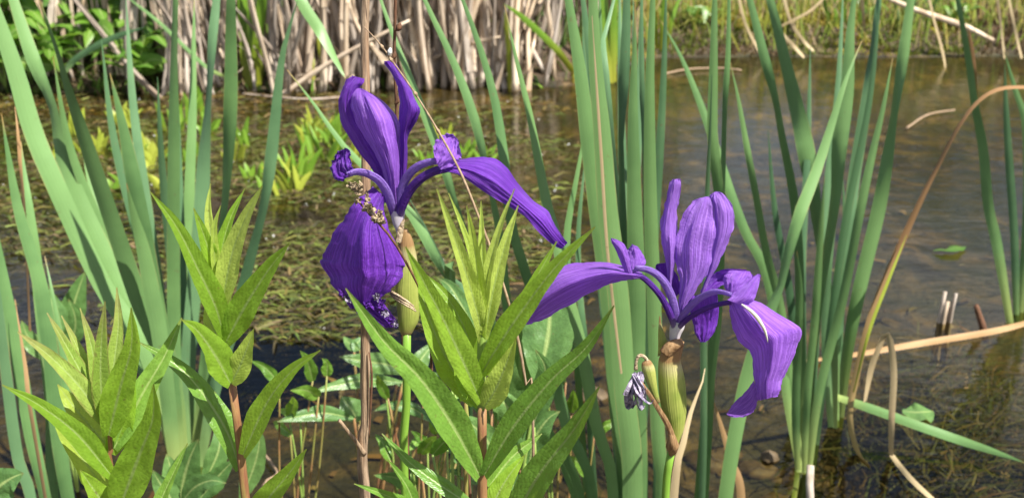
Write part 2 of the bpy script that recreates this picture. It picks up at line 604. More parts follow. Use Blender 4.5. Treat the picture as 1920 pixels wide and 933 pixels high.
def g_blade(pts, W, app=None, n=36, thick=0.10, w0=0.7, lean=0.0, taper=True, seed=0.0):
    """lens section sword leaf; pts root->tip; app = seen width at each pt as share of W (turns the blade)"""
    c, seen = along(pts, app or [1.0] * len(pts), n)
    V, F, uv = [], [], []
    for i, p in enumerate(c):
        t = i / (n - 1)
        tg = (c[min(i + 1, n - 1)] - c[max(i - 1, 0)]).normalized()
        view = (p - CAM).normalized()
        s = tg.cross(view)
        s = s.normalized() if s.length > 1e-4 else Vector((1, 0, 0))
        nn = s.cross(tg).normalized()
        w = W * (sword(t, w0) if taper else 1.0)
        tw = lean + 0.10 * N1(seed * 3.1, t * 2)
        if app:
            a = seen[i]
            r = min(1.0, max(0.22, a * W / max(w, 1e-6)))
            tw += math.acos(r)
        s2 = s * math.cos(tw) + nn * math.sin(tw)
        n2 = nn * math.cos(tw) - s * math.sin(tw)
        h = max(w, 0.0006) * 0.5
        th = thick * W * 0.5 * (0.35 + 0.65 * (1 - t)) * min(1, h * 2.5 / W + 0.15)
        fold = h * 0.10
        # two faces meeting in a sharp margin
        for u, d in ((-1, .06), (-.5, .72), (0, 1), (.5, .72), (1, .06), (1, -.06), (.5, -.72), (0, -1), (-.5, -.72), (-1, -.06)):
            V.append(p + s2 * (u * h) + n2 * (d * th + fold * (abs(u) - 0.5)))
            uv.append((u * 0.5 + 0.5, t))
    for i in range(n - 1):
        for k in (0, 1, 2, 3, 5, 6, 7, 8):
            F.append((i * 10 + k, i * 10 + k + 1, (i + 1) * 10 + k + 1, (i + 1) * 10 + k))
    return V, F, uv


def lance_w(t, tmax=0.34, b0=0.35):
    if t < tmax:
        return b0 + (1 - b0) * math.sin(0.5 * math.pi * t / tmax)
    q = (t - tmax) / (1 - tmax)
    return max(0.0, (1 - q ** 1.8)) * (1 - 0.15 * math.sin(math.pi * q))


def g_lance(pts, W, roll=0.0, fold=0.45, n=26, m=11, wave=0.13, tmax=0.34, b0=0.4, seed=0.0, upv=None):
    c = arclen_uniform(pts, n)
    V, F, uv, mid = [], [], [], []
    for i, p in enumerate(c):
        t = i / (n - 1)
        tg = (c[min(i + 1, n - 1)] - c[max(i - 1, 0)]).normalized()
        view = upv if upv is not None else (p - CAM).normalized()
        s = tg.cross(view).normalized()
        nn = s.cross(tg).normalized()
        if nn.dot(view) > 0 and upv is None:
            nn = -nn                                    # nn looks back at the lens
        rr = roll + 0.25 * N1(seed * 7.7, t * 2.0)
        s2 = s * math.cos(rr) + nn * math.sin(rr)
        n2 = nn * math.cos(rr) - s * math.sin(rr)
        h = max(0.0003, W * 0.5 * lance_w(t, tmax, b0)) / max(0.55, math.cos(roll) * math.cos(fold * 0.8))
        mid.append(p - n2 * 0.0002)
        for k in range(m):
            u = k / (m - 1) * 2 - 1
            au = abs(u)
            lift = math.sin(fold) * au * h * (1 - 0.30 * au)
            wv = wave * h * au * (N1(seed + t * 5.0, u * 1.5 + seed, 3.3) + .5 * N1(seed + t * 12.0, u * 1.5 + seed, 1.3))
            edge = 1 + 0.05 * N1(t * 14, u * 2, seed)
            V.append(p + s2 * (u * h * math.cos(fold) * edge) + n2 * (lift + wv * 2))
            uv.append((u * 0.5 + 0.5, t))
    for i in range(n - 1):
        for k in range(m - 1):
            a = i * m + k
            F.append((a, a + 1, a + m + 1, a + m))
    return (V, F, uv), mid


def g_patch(rows, y0, n=34, m=17,  ruffle=0.0, crinkle=0.0, seed=0.0, sag=0.0, tent=0.3):
    """rows base->tip: (Lx,Ly,Rx,Ry,dL,dC,dR) photo pixels of the two margins and depths in mm about plane y0"""
    R = rows
    k = len(R)

    def samp(t):
        x = t * (k - 1)
        s = min(int(x), k - 2)
        f = x - s
        out = []
        for j in range(7):
            p1, p2 = R[s][j], R[s + 1][j]
            p0 = R[s - 1][j] if s > 0 else 2 * p1 - p2
            p3 = R[s + 2][j] if s + 2 < k else 2 * p2 - p1
            out.append(0.5 * (2 * p1 + (p2 - p0) * f + (2 * p0 - 5 * p1 + 4 * p2 - p3) * f * f + (3 * p1 - p0 - 3 * p2 + p3) * f ** 3))
        return out
    V, F, uv = [], [], []
    for i in range(n):
        t = i / (n - 1)
        Lx, Ly, Rx, Ry, dL, dC, dR = samp(t)
        wpx = math.hypot(Rx - Lx, Ry - Ly)
        for q in range(m):
            u = q / (m - 1)
            uu = u * 2 - 1
            jit = crinkle * (N1(t * 14 + seed, u * 9, seed) + .7 * N1(t * 38 + seed, u * 9, seed)) * (0.2 + 0.8 * abs(uu) ** 3)
            px = Lx + (Rx - Lx) * u + jit
            py = Ly + (Ry - Ly) * u + jit * 0.8 + sag * (1 - uu * uu)
            d = dL * (1 - u) * (1 - 2 * u) + 4 * dC * u * (1 - u) + dR * u * (2 * u - 1)
            tn = dL + (dC - dL) * u * 2 if u < .5 else dC + (dR - dC) * (u * 2 - 1)
            d += (tn - d) * tent
            d += ruffle * abs(uu) ** 2 * N1(t * 9 + seed * 2.3, uu * 1.3, seed)
            d += 0.5 * ruffle * N1(t * 2.2 + seed, uu * 4.5, 1.7) + 0.27 * ruffle * N1(t * 2.5 + seed, uu * 9, 4.7) + .2 * ruffle * N1(t * 9 + seed, uu * 16, 2.2)
            d += .22 * ruffle * math.exp(-(uu / .07) ** 2) * sstep(1, .7, t)          # crease down the middle
            V.append(at(px, py, y0 + d * 0.001))
            uv.append((u, t))
    for i in range(n - 1):
        for q in range(m - 1):
            a = i * m + q
            F.append((a, a + 1, a + m + 1, a + m))
    return V, F, uv


def g_loft(rows, y0, seg=16, n=30, deep=0.7, rib=0.0):
    """rows bottom->top: (xl, yl, xr, yr) pixel margins of a rounded body"""
    V, F, uv = [], [], []
    vec = [Vector(r) for r in rows]
    c = catmull(vec, n)
    for i, r in enumerate(c):
        a, b = at(r[0], r[1], y0), at(r[2], r[3], y0)
        ctr, h = (a + b) / 2, (b - a) / 2
        nn = Vector((0, 1, 0)) * h.length * deep
        for k in range(seg):
            g = 2 * math.pi * k / seg
            q = 1 + rib * math.sin(g * 9)
            V.append(ctr + h * (math.cos(g) * q) + nn * (math.sin(g) * q))
            uv.append((k / seg, i / (n - 1)))
    for i in range(n - 1):
        for k in range(seg):
            k2 = (k + 1) % seg
            F.append((i * seg + k, i * seg + k2, (i + 1) * seg + k2, (i + 1) * seg + k))
    F.append(tuple(range(seg - 1, -1, -1)))
    F.append(tuple((n - 1) * seg + k for k in range(seg)))
    return V, F, uv


def g_crumple(c, size, seed, stretch=(1, 1, 1), n=10):
    """one shrivelled scrap of petal"""
    V, F, uv = [], [], []
    rnd = random.Random(seed)
    a = Vector((rnd.uniform(-1, 1), rnd.uniform(-.5, .5), rnd.uniform(-1, 1))).normalized()
    b = a.orthogonal().normalized()
    d = a.cross(b)
    for i in range(n):
        for k in range(n):
            u, v = i / (n - 1) - .5, k / (n - 1) - .5
            p = a * (u * size * stretch[0]) + b * (v * size * stretch[1])
            w = 1.0 - 1.2 * (u * u + v * v)
            q = d * size * 0.55 * N1(u * 5 + seed, v * 5) + a * size * 0.3 * N1(v * 6, u * 4 + seed) + b * size * 0.3 * N1(u * 6 + 9, v * 4 + seed)
            V.append(c + p * w + q)
            uv.append((u + .5, v + .5))
    for i in range(n - 1):
        for k in range(n - 1):
            e = i * n + k
            F.append((e, e + 1, e + n + 1, e + n))
    return V, F, uv


class Heap:
    """thousands of small tinted pieces joined into one mesh"""

    def __init__(self):
        self.V, self.F, self.C = [], [], []

    def strip(self, pts, w, side, c):
        b = len(self.V)
        k = len(pts)
        for i, p in enumerate(pts):
            f = 1 - (i / (k - 1)) ** 2 * 0.92
            self.V += [p - side * (w * f * .5), p + side * (w * f * .5)]
        for i in range(k - 1):
            self.F.append((b + 2 * i, b + 2 * i + 1, b + 2 * i + 3, b + 2 * i + 2))
            self.C.append(c)

    def build(self, name, mat):
        me = mesh(name, self.V, self.F, mat, None, False)
        at_ = me.attributes.new('tint', 'FLOAT_COLOR', 'FACE')
        flat = []
        for c in self.C:
            flat.extend((c[0], c[1], c[2], 1.0))
        at_.data.foreach_set('color', flat)
        return link(name, me)


def vary(c, r, k=0.25):
    f = 1 + r.uniform(-k, k)
    return tuple(max(0.0, x * f * (1 + r.uniform(-k, k) * 0.4)) for x in c)


# ------------------------------------------------------------------ ground, water
def shore(x):
    """distance of the far waterline"""
    return 3.86 + 0.14 * sstep(-1.2, -0.2, x) + 0.75 * sstep(0.2, 0.75, x) + 0.05 * N1(x * 1.7, 4.2) + 0.02 * N1(x * 7, 1.1)


def ground_h(x, y):
    r = shore(max(-6, min(6, x)))
    far = y - r
    near = 0.62 - y + 0.04 * N1(x * 3, 8.8)
    sidew = abs(x) - 7.5
    d = max(far, near, sidew)
    if d < 0:
        z = -0.20 * sstep(0, 0.9, -d) - 0.012 * sstep(0, 0.05, -d)
        z += 0.045 * sstep(0, 0.3, -d) * N1(x * 2.3, y * 2.3, 2.2) + 0.02 * sstep(0, .2, -d) * N1(x * 8, y * 8, 7)
        z = min(z, -0.008)
        return z
    z = 0.11 * sstep(0, 0.28, d) + 0.05 * d ** 0.8 if d < 60 else 0.11 + 0.05 * 60 ** 0.8
    return z + 0.02 * sstep(0, 0.1, d) * N1(x * 5, y * 5, 3) + 0.05 * sstep(0, 1, d) * N1(x * 0.9, y * 0.9, 5)


def axis(fine0, fine1, step, far):
    a = []
    v = fine0
    while v < fine1:
        a.append(v)
        v += step
    s, v = step, fine1
    while v < far:
        a.append(v)
        s *= 1.28
        v += s
    a.append(far)
    s, v, pre = step, fine0, []
    while v > -far:
        s *= 1.28
        v -= s
        pre.append(max(v, -far))
    return sorted(set(pre + a))


xs, ys = axis(-3.6, 3.6, 0.05, 260), axis(0.0, 6.6, 0.05, 260)
V = [(x, y, ground_h(x, y)) for y in ys for x in xs]
nx = len(xs)
F = [(j * nx + i, j * nx + i + 1, (j + 1) * nx + i + 1, (j + 1) * nx + i) for j in range(len(ys) - 1) for i in range(nx - 1)]
ground = link('ground', mesh('ground', V, F, mat_ground()))
kind(ground, 'structure', 'brown muddy pond bed and bare soil banks', 'ground')

wx = [-8.0 + i * 0.5 for i in range(33)]
wy = [0.1 + i * 0.5 for i in range(12)]
V = [(x, y, 0.0) for y in wy for x in wx]
F = [(j * 33 + i, j * 33 + i + 1, (j + 1) * 33 + i + 1, (j + 1) * 33 + i) for j in range(11) for i in range(32)]
water = link('water', mesh('water', V, F, mat_water()))
kind(water, 'structure', 'clear shallow pond water with soft ripples and bank reflections', 'water')

# ------------------------------------------------------------------ sword-leaved clumps
def pix_curve(wp, y0, y1):
    k = len(wp)
    return [at(p[0], p[1], y0 + (y1 - y0) * i / (k - 1)) for i, p in enumerate(wp)]


SEED = [0.0]


def leaf_blade(t, wp, y0, y1, mat='sword', root=None, name='leaf', thick=0.06, taper=True, w0=0.7):
    """wp: (px, py, seen width px) from the foot up to the tip"""
    SEED[0] += 1.37
    P = pix_curve(wp, y0, y1)
    ws = [p[2] * ppm(q) for p, q in zip(wp, P)]
    W = max(ws)
    app = [min(1, w / W * 1.06) for w in ws]
    W *= 0.97
    if root is not None:
        P = [root] + P
        app = [app[0]] + app
    return part(t, name, g_blade(P, W, app, thick=thick, taper=taper, w0=w0, seed=SEED[0], lean=0.06 * math.sin(SEED[0] * 5)), M[mat])


def below(px, py, y, z=-0.12):
    """a root: carry on straight down from the pixel to the mud"""
    p = at(px, py, y)
    return Vector((p.x, p.y, z))


# fan rooted in the shallow water behind the leafy shoots
r = wat(334, 905)
t = thing('bulrush_clump', 'fan of tall blue-green sword leaves rooted behind the two shorter leafy shoots', 'water plant', (r.x, r.y, -0.05))
Y = r.y
for wp, a, b, m in [
    ([(334, 880, 26), (278, 666, 34), (194, 537, 34), (97, 330, 36), (60, 240, 34), (28, 130, 34), (-30, -40, 26), (-70, -190, 10)], Y, Y + .05, 'sword'),
    ([(338, 890, 24), (271, 640, 32), (213, 511, 32), (129, 330, 30), (98, 200, 16), (64, 117, 26), (22, -10, 30), (-20, -150, 12)], Y + .02, Y + .14, 'sword'),
    ([(343, 890, 26), (323, 718, 34), (259, 556, 34), (205, 400, 30), (165, 280, 26), (130, 175, 16), (108, 100, 8), (72, -5, 5)], Y - .02, Y - .12, 'sword'),
    ([(336, 895, 24), (318, 700, 34), (300, 620, 34), (262, 400, 30), (231, 240, 20), (206, 137, 3)], Y - .03, Y - .06, 'sword'),
    ([(330, 890, 24), (304, 660, 30), (271, 479, 28), (250, 400, 18), (237, 343, 2)], Y - .05, Y - .10, 'sword'),
    ([(350, 890, 20), (330, 718, 24), (326, 590, 24), (325, 400, 22), (326, 250, 20), (326, 110, 12), (329, 0, 9), (332, -120, 4)], Y + .03, Y + .02, 'sword'),
    ([(355, 890, 20), (352, 700, 26), (364, 540, 28), (377, 400, 27), (382, 300, 22), (391, 180, 9), (398, 75, 16), (406, 0, 16), (415, -130, 8)], Y + .05, Y + .16, 'sword_blue'),
    ([(362, 895, 20), (385, 700, 26), (405, 520, 18), (420, 390, 10), (428, 280, 18), (433, 170, 27), (433, 60, 27), (433, -10, 27), (432, -180, 12)], Y + .06, Y - .05, 'sword'),
    ([(372, 895, 18), (400, 740, 24), (440, 600, 24), (465, 500, 18), (493, 390, 13), (510, 280, 26), (527, 120, 25), (545, 45, 12), (558, 2, 2)], Y + .04, Y + .02, 'sword_blue'),
    ([(348, 890, 22), (290, 740, 26), (236, 600, 26), (170, 430, 22), (120, 320, 10)], Y + .07, Y + .20, 'sword'),
]:
    leaf_blade(t, wp, a, b, m)

# clump against the frame's edge
r = below(110, 960, 0.98)
t = thing('bulrush_clump', 'small clump of bluish sword leaves beside the reddish-tipped leafy shoot', 'water plant', r)
for wp, a, b, m in [
    ([(128, 940, 22), (110, 820, 28), (92, 640, 28), (72, 520, 26), (36, 400, 22), (17, 300, 15), (3, 215, 2)], .98, .99, 'sword'),
    ([(100, 940, 20), (98, 760, 26), (78, 580, 24), (57, 400, 15), (47, 330, 10), (39, 265, 2)], 1.0, 1.06, 'sword'),
    ([(86, 940, 20), (60, 820, 26), (28, 640, 26), (2, 500, 24), (-30, 330, 10)], .97, 1.0, 'sword'),
    ([(60, 940, 20), (34, 860, 20), (14, 720, 20), (-4, 560, 20), (-20, 420, 8)], .96, .95, 'sword_blue'),
    ([(124, 930, 12), (120, 860, 14), (122, 700, 16), (100, 560, 12), (84, 480, 3)], .99, 1.08, 'sword'),
]:
    leaf_blade(t, wp, a, b, m, below(wp[0][0], wp[0][1], a))
leaf_blade(t, [(62, 800, 6), (48, 690, 10), (34, 600, 11), (28, 560, 6)], .95, .97, 'sword_dry', below(70, 880, .95), 'dry_leaf')
leaf_blade(t, [(56, 620, 4), (44, 380, 4), (34, 255, 10), (28, 200, 3)], 1.07, 1.10, 'sword_dry', None, 'dry_leaf')

# tall group between the two flowers
r = below(1190, 960, 0.80)
t = thing('bulrush_clump', 'dense upright group of wide sword leaves standing between the two purple flowers', 'water plant', r)
for wp, a, b, m in [
    ([(1176, 940, 34), (1160, 760, 38), (1146, 570, 38), (1120, 386, 34), (1100, 236, 32), (1087, 129, 32), (1066, 0, 30), (1040, -160, 16)], .80, .82, 'sword'),
    ([(1186, 940, 36), (1172, 740, 40), (1160, 560, 42), (1140, 399, 42), (1130, 257, 38), (1117, 129, 30), (1112, 0, 24), (1106, -190, 12)], .79, .78, 'sword'),
    ([(1180, 940, 24), (1172, 760, 28), (1160, 600, 26), (1134, 330, 26), (1108, 120, 22), (1092, -10, 20), (1080, -130, 8)], .83, .86, 'sword_blue'),
    ([(1200, 940, 30), (1190, 700, 30), (1172, 500, 16), (1164, 280, 9), (1166, 214, 12), (1173, 86, 30), (1175, 0, 33), (1178, -190, 14)], .83, .84, 'sword_blue'),
    ([(1196, 940, 34), (1192, 700, 36), (1194, 550, 36), (1190, 399, 34), (1187, 214, 30), (1190, 90, 16), (1191, 5, 3)], .81, .80, 'sword'),
    ([(1240, 940, 24), (1234, 820, 26), (1226, 560, 28), (1220, 399, 27), (1218, 171, 28), (1224, 0, 20), (1230, -150, 8)], .82, .83, 'sword'),
    ([(1230, 940, 14), (1226, 780, 16), (1214, 420, 14), (1206, 240, 8), (1203, 107, 16), (1203, 0, 17), (1204, -130, 6)], .86, .90, 'sword_blue'),
    ([(1206, 940, 16), (1180, 640, 18), (1150, 300, 12), (1134, 110, 14), (1130, 81, 16), (1150, 5, 17), (1174, -100, 6)], .88, 1.02, 'sword_blue'),
    ([(1150, 940, 20), (1118, 800, 22), (1092, 660, 24), (1066, 560, 24), (1044, 450, 22), (1029, 399, 22), (1014, 326, 26), (993, 214, 26), (967, 107, 22), (946, 10, 4)], .80, .86, 'sword'),
    ([(1112, 940, 18), (1066, 810, 22), (1036, 690, 20), (1014, 604, 18), (985, 510, 18), (958, 420, 18), (945, 300, 20), (937, 240, 22), (924, 171, 25), (899, 86, 23), (866, -4, 19), (830, -110, 8)], .82, .90, 'sword'),
    ([(1090, 940, 16), (1010, 780, 18), (955, 600, 18), (938, 450, 14), (918, 350, 9), (905, 295, 9), (899, 257, 18), (877, 184, 24), (843, 99, 26), (796, 0, 20), (750, -110, 8)], .84, .94, 'sword'),
    ([(1080, 940, 14), (985, 760, 16), (920, 600, 16), (885, 470, 14), (858, 400, 11), (838, 330, 16), (817, 270, 22), (774, 159, 22), (740, 73, 20), (714, 0, 17), (690, -90, 6)], .86, .98, 'sword'),
    ([(1080, 660, 12), (1064, 520, 16), (1064, 430, 18), (1080, 340, 20), (1094, 260, 14), (1100, 200, 3)], .90, .95, 'sword'),
    ([(1100, 700, 12), (1088, 560, 14), (1084, 450, 15), (1092, 350, 13), (1104, 250, 4)], .93, .97, 'sword_blue'),
]:
    leaf_blade(t, wp, a, b, m, below(wp[0][0] * .5 + 595, 1000, a))
leaf_blade(t, [(1165, 700, 5), (1140, 480, 6), (1128, 300, 6), (1118, 150, 5), (1110, 30, 3)], .775, .77, 'sword_straw', None, 'dry_edge')

# bent leaf crossing behind the older flower
r = below(860, 640, .86)
t = thing('bulrush_leaf', 'single sword leaf slanting behind the wilting flower with its tip over the water', 'water plant', r)
leaf_blade(t, [(850, 560, 10), (836, 524, 12), (800, 450, 20), (764, 392, 22), (700, 330, 22), (640, 268, 20), (585, 190, 17), (538, 131, 3)], .84, .98, 'sword', r)
leaf_blade(t, [(880, 640, 10), (842, 520, 11), (800, 430, 13), (760, 360, 12)], .86, .90, 'sword_blue', r)
t = thing('bulrush_leaf', 'short drooping sword leaf tip hanging above the dead reeds', 'water plant', below(520, -200, 1.25, 0.0))
leaf_blade(t, [(548, -60, 18), (565, 2, 22), (598, 55, 21), (625, 105, 12), (648, 148, 2)], 1.3, 1.25, 'sword')

# stems near the fresh flower
r = below(1320, 960, .95)
t = thing('bulrush_clump', 'few sword leaves rising straight behind the upright petals of the fresh flower', 'water plant', r)
for wp, a, b, m in [
    ([(1309, 935, 16), (1330, 712, 20), (1344, 580, 20), (1350, 400, 18), (1336, 260, 22), (1337, 170, 26), (1339, 60, 27), (1340, 0, 26), (1341, -150, 12)], .92, .93, 'sword'),
    ([(1316, 935, 12), (1320, 600, 14), (1326, 369, 12), (1331, 257, 13), (1335, 141, 2)], .90, .86, 'sword_blue'),
    ([(1322, 935, 12), (1345, 500, 12), (1352, 380, 12), (1356, 300, 9), (1359, 193, 9), (1365, 107, 18), (1367, 0, 18), (1369, -130, 6)], .95, .98, 'sword'),
    ([(1360, 935, 26), (1400, 712, 28), (1440, 590, 20), (1462, 540, 12), (1476, 480, 16), (1500, 399, 22), (1526, 334, 26), (1552, 257, 26), (1586, 150, 14), (1616, 77, 2)], .94, 1.1, 'sword'),
]:
    leaf_blade(t, wp, a, b, m, below(wp[0][0], 940, a))
leaf_blade(t, [(1262, 945, 20), (1284, 820, 20), (1296, 770, 16), (1318, 712, 8), (1322, 690, 2)], .74, .78, 'sword_straw', below(1258, 950, .74), 'dry_leaf')
leaf_blade(t, [(1390, 945, 16), (1370, 860, 14), (1350, 790, 12), (1334, 740, 6)], .98, .98, 'sword_dry', below(1392, 950, .98), 'dry_leaf')

# clump in the open water
r = wat(1507, 885)
t = thing('bulrush_clump', 'open clump of sword leaves rising from clear water with pale yellow-green feet', 'water plant', (r.x, r.y, -0.05))
Y = r.y
for wp, a, b, m in [
    ([(1500, 885, 12), (1478, 760, 18), (1462, 640, 18), (1436, 510, 17), (1400, 440, 17), (1371, 365, 18), (1341, 274, 18), (1311, 189, 18), (1277, 107, 13), (1239, 39, 2)], Y, Y + .16, 'sword'),
    ([(1504, 885, 12), (1484, 736, 16), (1464, 580, 16), (1436, 470, 14), (1419, 377, 12), (1401, 279, 12), (1384, 184, 15), (1369, 116, 3)], Y + .02, Y + .05, 'sword'),
    ([(1504, 888, 14), (1502, 740, 17), (1500, 600, 16), (1497, 469, 16), (1487, 364, 16), (1466, 257, 13), (1453, 184, 12), (1431, 99, 23), (1406, 0, 24), (1370, -130, 8)], Y + .02, Y + .12, 'sword'),
    ([(1512, 886, 12), (1520, 700, 16), (1535, 560, 16), (1564, 386, 18), (1573, 279, 27), (1588, 171, 33), (1594, 64, 16), (1601, 0, 8), (1606, -60, 2)], Y + .03, Y + .10, 'sword'),
    ([(1516, 888, 12), (1536, 736, 17), (1580, 560, 16), (1612, 399, 16), (1633, 300, 16), (1655, 206, 14), (1668, 140, 9), (1674, 109, 3)], Y + .01, Y + .06, 'sword'),
    ([(1496, 880, 12), (1492, 780, 16), (1496, 640, 15), (1500, 540, 12), (1494, 470, 4)], Y - .02, Y - .05, 'sword'),
    ([(1508, 886, 10), (1514, 740, 14), (1528, 600, 15), (1536, 480, 13), (1542, 390, 8), (1546, 330, 2)], Y - .01, Y - .03, 'sword'),
]:
    leaf_blade(t, wp, a, b, m)
r = wat(1563, 800)
t = thing('bulrush_clump', 'narrow clump of sword leaves behind the open clump, near the folded dry leaf', 'water plant', (r.x, r.y, -0.05))
Y = r.y
for wp, a, b, m in [
    ([(1561, 800, 16), (1560, 650, 20), (1547, 520, 20), (1530, 399, 22), (1513, 292, 34), (1496, 214, 27), (1470, 107, 20), (1444, 0, 14), (1420, -90, 4)], Y, Y + .18, 'sword'),
    ([(1566, 800, 16), (1566, 650, 20), (1580, 520, 22), (1594, 399, 22), (1603, 322, 22), (1624, 193, 23), (1637, 86, 9), (1648, 0, 14), (1660, -90, 4)], Y + .02, Y + .14, 'sword_blue'),
    ([(1572, 800, 14), (1590, 650, 20), (1612, 540, 24), (1646, 399, 26), (1663, 300, 20), (1676, 214, 11), (1693, 107, 20), (1708, 0, 22), (1728, -130, 8)], Y + .03, Y + .10, 'sword'),
    ([(1558, 800, 14), (1548, 640, 16), (1552, 500, 15), (1566, 390, 14), (1580, 300, 4)], Y - .02, Y, 'sword_blue'),
    ([(1568, 800, 12), (1574, 640, 12), (1582, 520, 12), (1584, 420, 10), (1580, 330, 3)], Y + .04, Y + .1, 'sword_blue'),
]:
    leaf_blade(t, wp, a, b, m)
r = wat(1897, 606)
t = thing('bulrush_clump', 'thin leaning sword leaves with a rusty half-dead blade under the brown arching leaf', 'water plant', (r.x, r.y, -0.05))
Y = r.y
for wp, a, b, m in [
    ([(1894, 606, 18), (1869, 457, 19), (1853, 386, 17), (1843, 279, 16), (1826, 190, 12), (1818, 129, 12), (1806, 56, 9), (1796, 0, 8), (1786, -80, 3)], Y, Y + .1, 'sword'),
    ([(1906, 604, 14), (1902, 450, 14), (1892, 300, 14), (1886, 200, 14), (1884, 120, 3)], Y + .04, Y + .05, 'sword_blue'),
    ([(1912, 604, 14), (1926, 400, 15), (1924, 240, 16), (1904, 170, 14), (1882, 94, 3)], Y + .05, Y + .12, 'sword'),
    ([(1920, 604, 14), (1950, 430, 15), (1965, 240, 14), (1960, 60, 4)], Y + .05, Y + .12, 'sword'),
]:
    leaf_blade(t, wp, a, b, m)
leaf_blade(t, [(1836, 240, 4), (1828, 170, 9), (1822, 100, 12), (1816, 50, 5)], Y + .05, Y + .07, 'sword_rust', None, 'dry_leaf')

# dead leaves over the water
Y = 1.35
t = thing('dead_bulrush_leaf', 'long rusty brown leaf arching down to the water', 'dead leaf', wat(1632, 875))
leaf_blade(t, [(1632, 876, 4), (1608, 848, 9), (1593, 783, 11), (1602, 720, 12), (1632, 599, 14), (1679, 481, 13), (1724, 380, 10), (1753, 322, 8), (1796, 240, 7), (1835, 189, 7), (1877, 166, 7), (1930, 163, 6)], 1.18, 1.5, 'sword_rust', taper=False)
leaf_blade(t, [(1600, 735, 3), (1630, 620, 6), (1668, 520, 6), (1700, 440, 3)], 1.255, 1.33, 'sword_lime', None, 'green_streak')
t = thing('dead_bulrush_leaf', 'pale dry leaf folded to a sharp hairpin above the water', 'dead leaf', wat(1672, 850))
leaf_blade(t, [(1670, 852, 8), (1672, 780, 12), (1676, 700, 12), (1669, 640, 11), (1660, 626, 9), (1648, 652, 9), (1634, 690, 10), (1622, 752, 5)], 1.20, 1.24, 'sword_straw', taper=False)
leaf_blade(t, [(1672, 852, 8), (1690, 876, 10), (1716, 905, 9), (1760, 945, 7)], 1.20, 1.08, 'sword_straw', None, 'dry_leaf', taper=False)


def on_water(t, wp, z, mat, name='leaf', thick=0.12, taper=True):
    P = [wat(p[0], p[1], z) for p in wp]
    ws = [p[2] * ppm(q) for p, q in zip(wp, P)]
    W = max(ws)
    SEED[0] += 1
    return part(t, name, g_blade(P, W, [w / W for w in ws], thick=thick, taper=taper, seed=SEED[0]), M[mat])


t = thing('floating_dead_leaf', 'long straw-coloured leaf lying flat on the water behind the hairpin leaf', 'dead leaf', wat(1715, 644))
on_water(t, [(1490, 678, 4), (1585, 667, 8), (1715, 645, 12), (1860, 621, 12), (1935, 602, 9)], 0.006, 'sword_dry', taper=False)
t = thing('fallen_bulrush_leaf', 'fresh green sword leaf fallen across the water from the narrow clump', 'water plant', wat(1560, 740))
leaf_blade(t, [(1552, 738, 10), (1632, 765, 17), (1715, 795, 18), (1804, 826, 16), (1870, 848, 12), (1925, 868, 4)], 1.30, 1.16, 'sword', None)
r = wat(1518, 875)
t = thing('reed_stump', 'cut pale reed stump at the foot of the open clump', 'stump', r)
part(t, 'stalk', g_tube([Vector((r.x + .012, r.y - .05, -.12)), at(1519, 935, 1.1), at(1519, 872, 1.12)], [.006, .0055, .005], 8, 8, rough=.2), M['straw'])

# darker blades crowding behind the main ones
rx = random.Random(77)


def crowd(label, root_px, y, n, tips, w):
    b = below(root_px[0], root_px[1], y)
    t = thing('bulrush_clump', label, 'water plant', b)
    for k in range(n):
        f = (k + .5) / n
        tx = tips[0] + (tips[1] - tips[0]) * f + rx.uniform(-14, 14)
        ty = rx.uniform(tips[2], tips[3])
        bx = root_px[0] + (f - .5) * 40
        mx = bx + (tx - bx) * .42 + rx.uniform(-12, 12)
        wp = [(bx, root_px[1] - 10, w * .8), (mx, root_px[1] + (ty - root_px[1]) * .45, w), (tx + (mx - tx) * .3, root_px[1] + (ty - root_px[1]) * .75, w * rx.uniform(.5, 1)), (tx, ty, 2)]
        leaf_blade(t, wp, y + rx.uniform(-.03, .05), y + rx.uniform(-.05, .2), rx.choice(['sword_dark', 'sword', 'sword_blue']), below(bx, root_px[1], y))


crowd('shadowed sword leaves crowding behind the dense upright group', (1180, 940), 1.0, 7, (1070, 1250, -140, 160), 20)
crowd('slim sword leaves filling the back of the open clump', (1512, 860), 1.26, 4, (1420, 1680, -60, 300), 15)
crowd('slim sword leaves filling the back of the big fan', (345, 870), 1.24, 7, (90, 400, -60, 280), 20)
# ------------------------------------------------------------------ the two irises
YF = 0.47


def pix_tube(t, name, wp, y, mat, n=24, seg=10, dy=None, rough=0.0, flat=None, ridges=0):
    """wp: (px,py,diameter px[,mm depth])"""
    P = [at(p[0], p[1], y + (p[3] * .001 if len(p) > 3 else 0)) for p in wp]
    R = [p[2] * .5 * ppm(q) for p, q in zip(wp, P)]
    return part(t, name, g_tube(P, R, n, seg, flat, rough, ridges), M[mat])


def petal(t, name, rows, mat='petal', ruffle=1.6, crinkle=1.2, seed=1.0, y=YF, sag=0.0, n=34, m=17, tent=.35):
    n, m = int(n * 1.5), int(m * 1.6) | 1
    full = []
    for r in rows:
        if len(r) == 4:
            w = math.hypot(r[2] - r[0], r[3] - r[1])
            r = (*r, 0, -w * .05, 0)
        full.append(r)
    return part(t, name, g_patch(full, y, n, m, ruffle, crinkle, seed, sag=sag, tent=tent), M[mat])


def stripe(t, name, wp, y, mat):
    return pix_tube(t, name, wp, y, mat, 14, 6, flat=0.35)


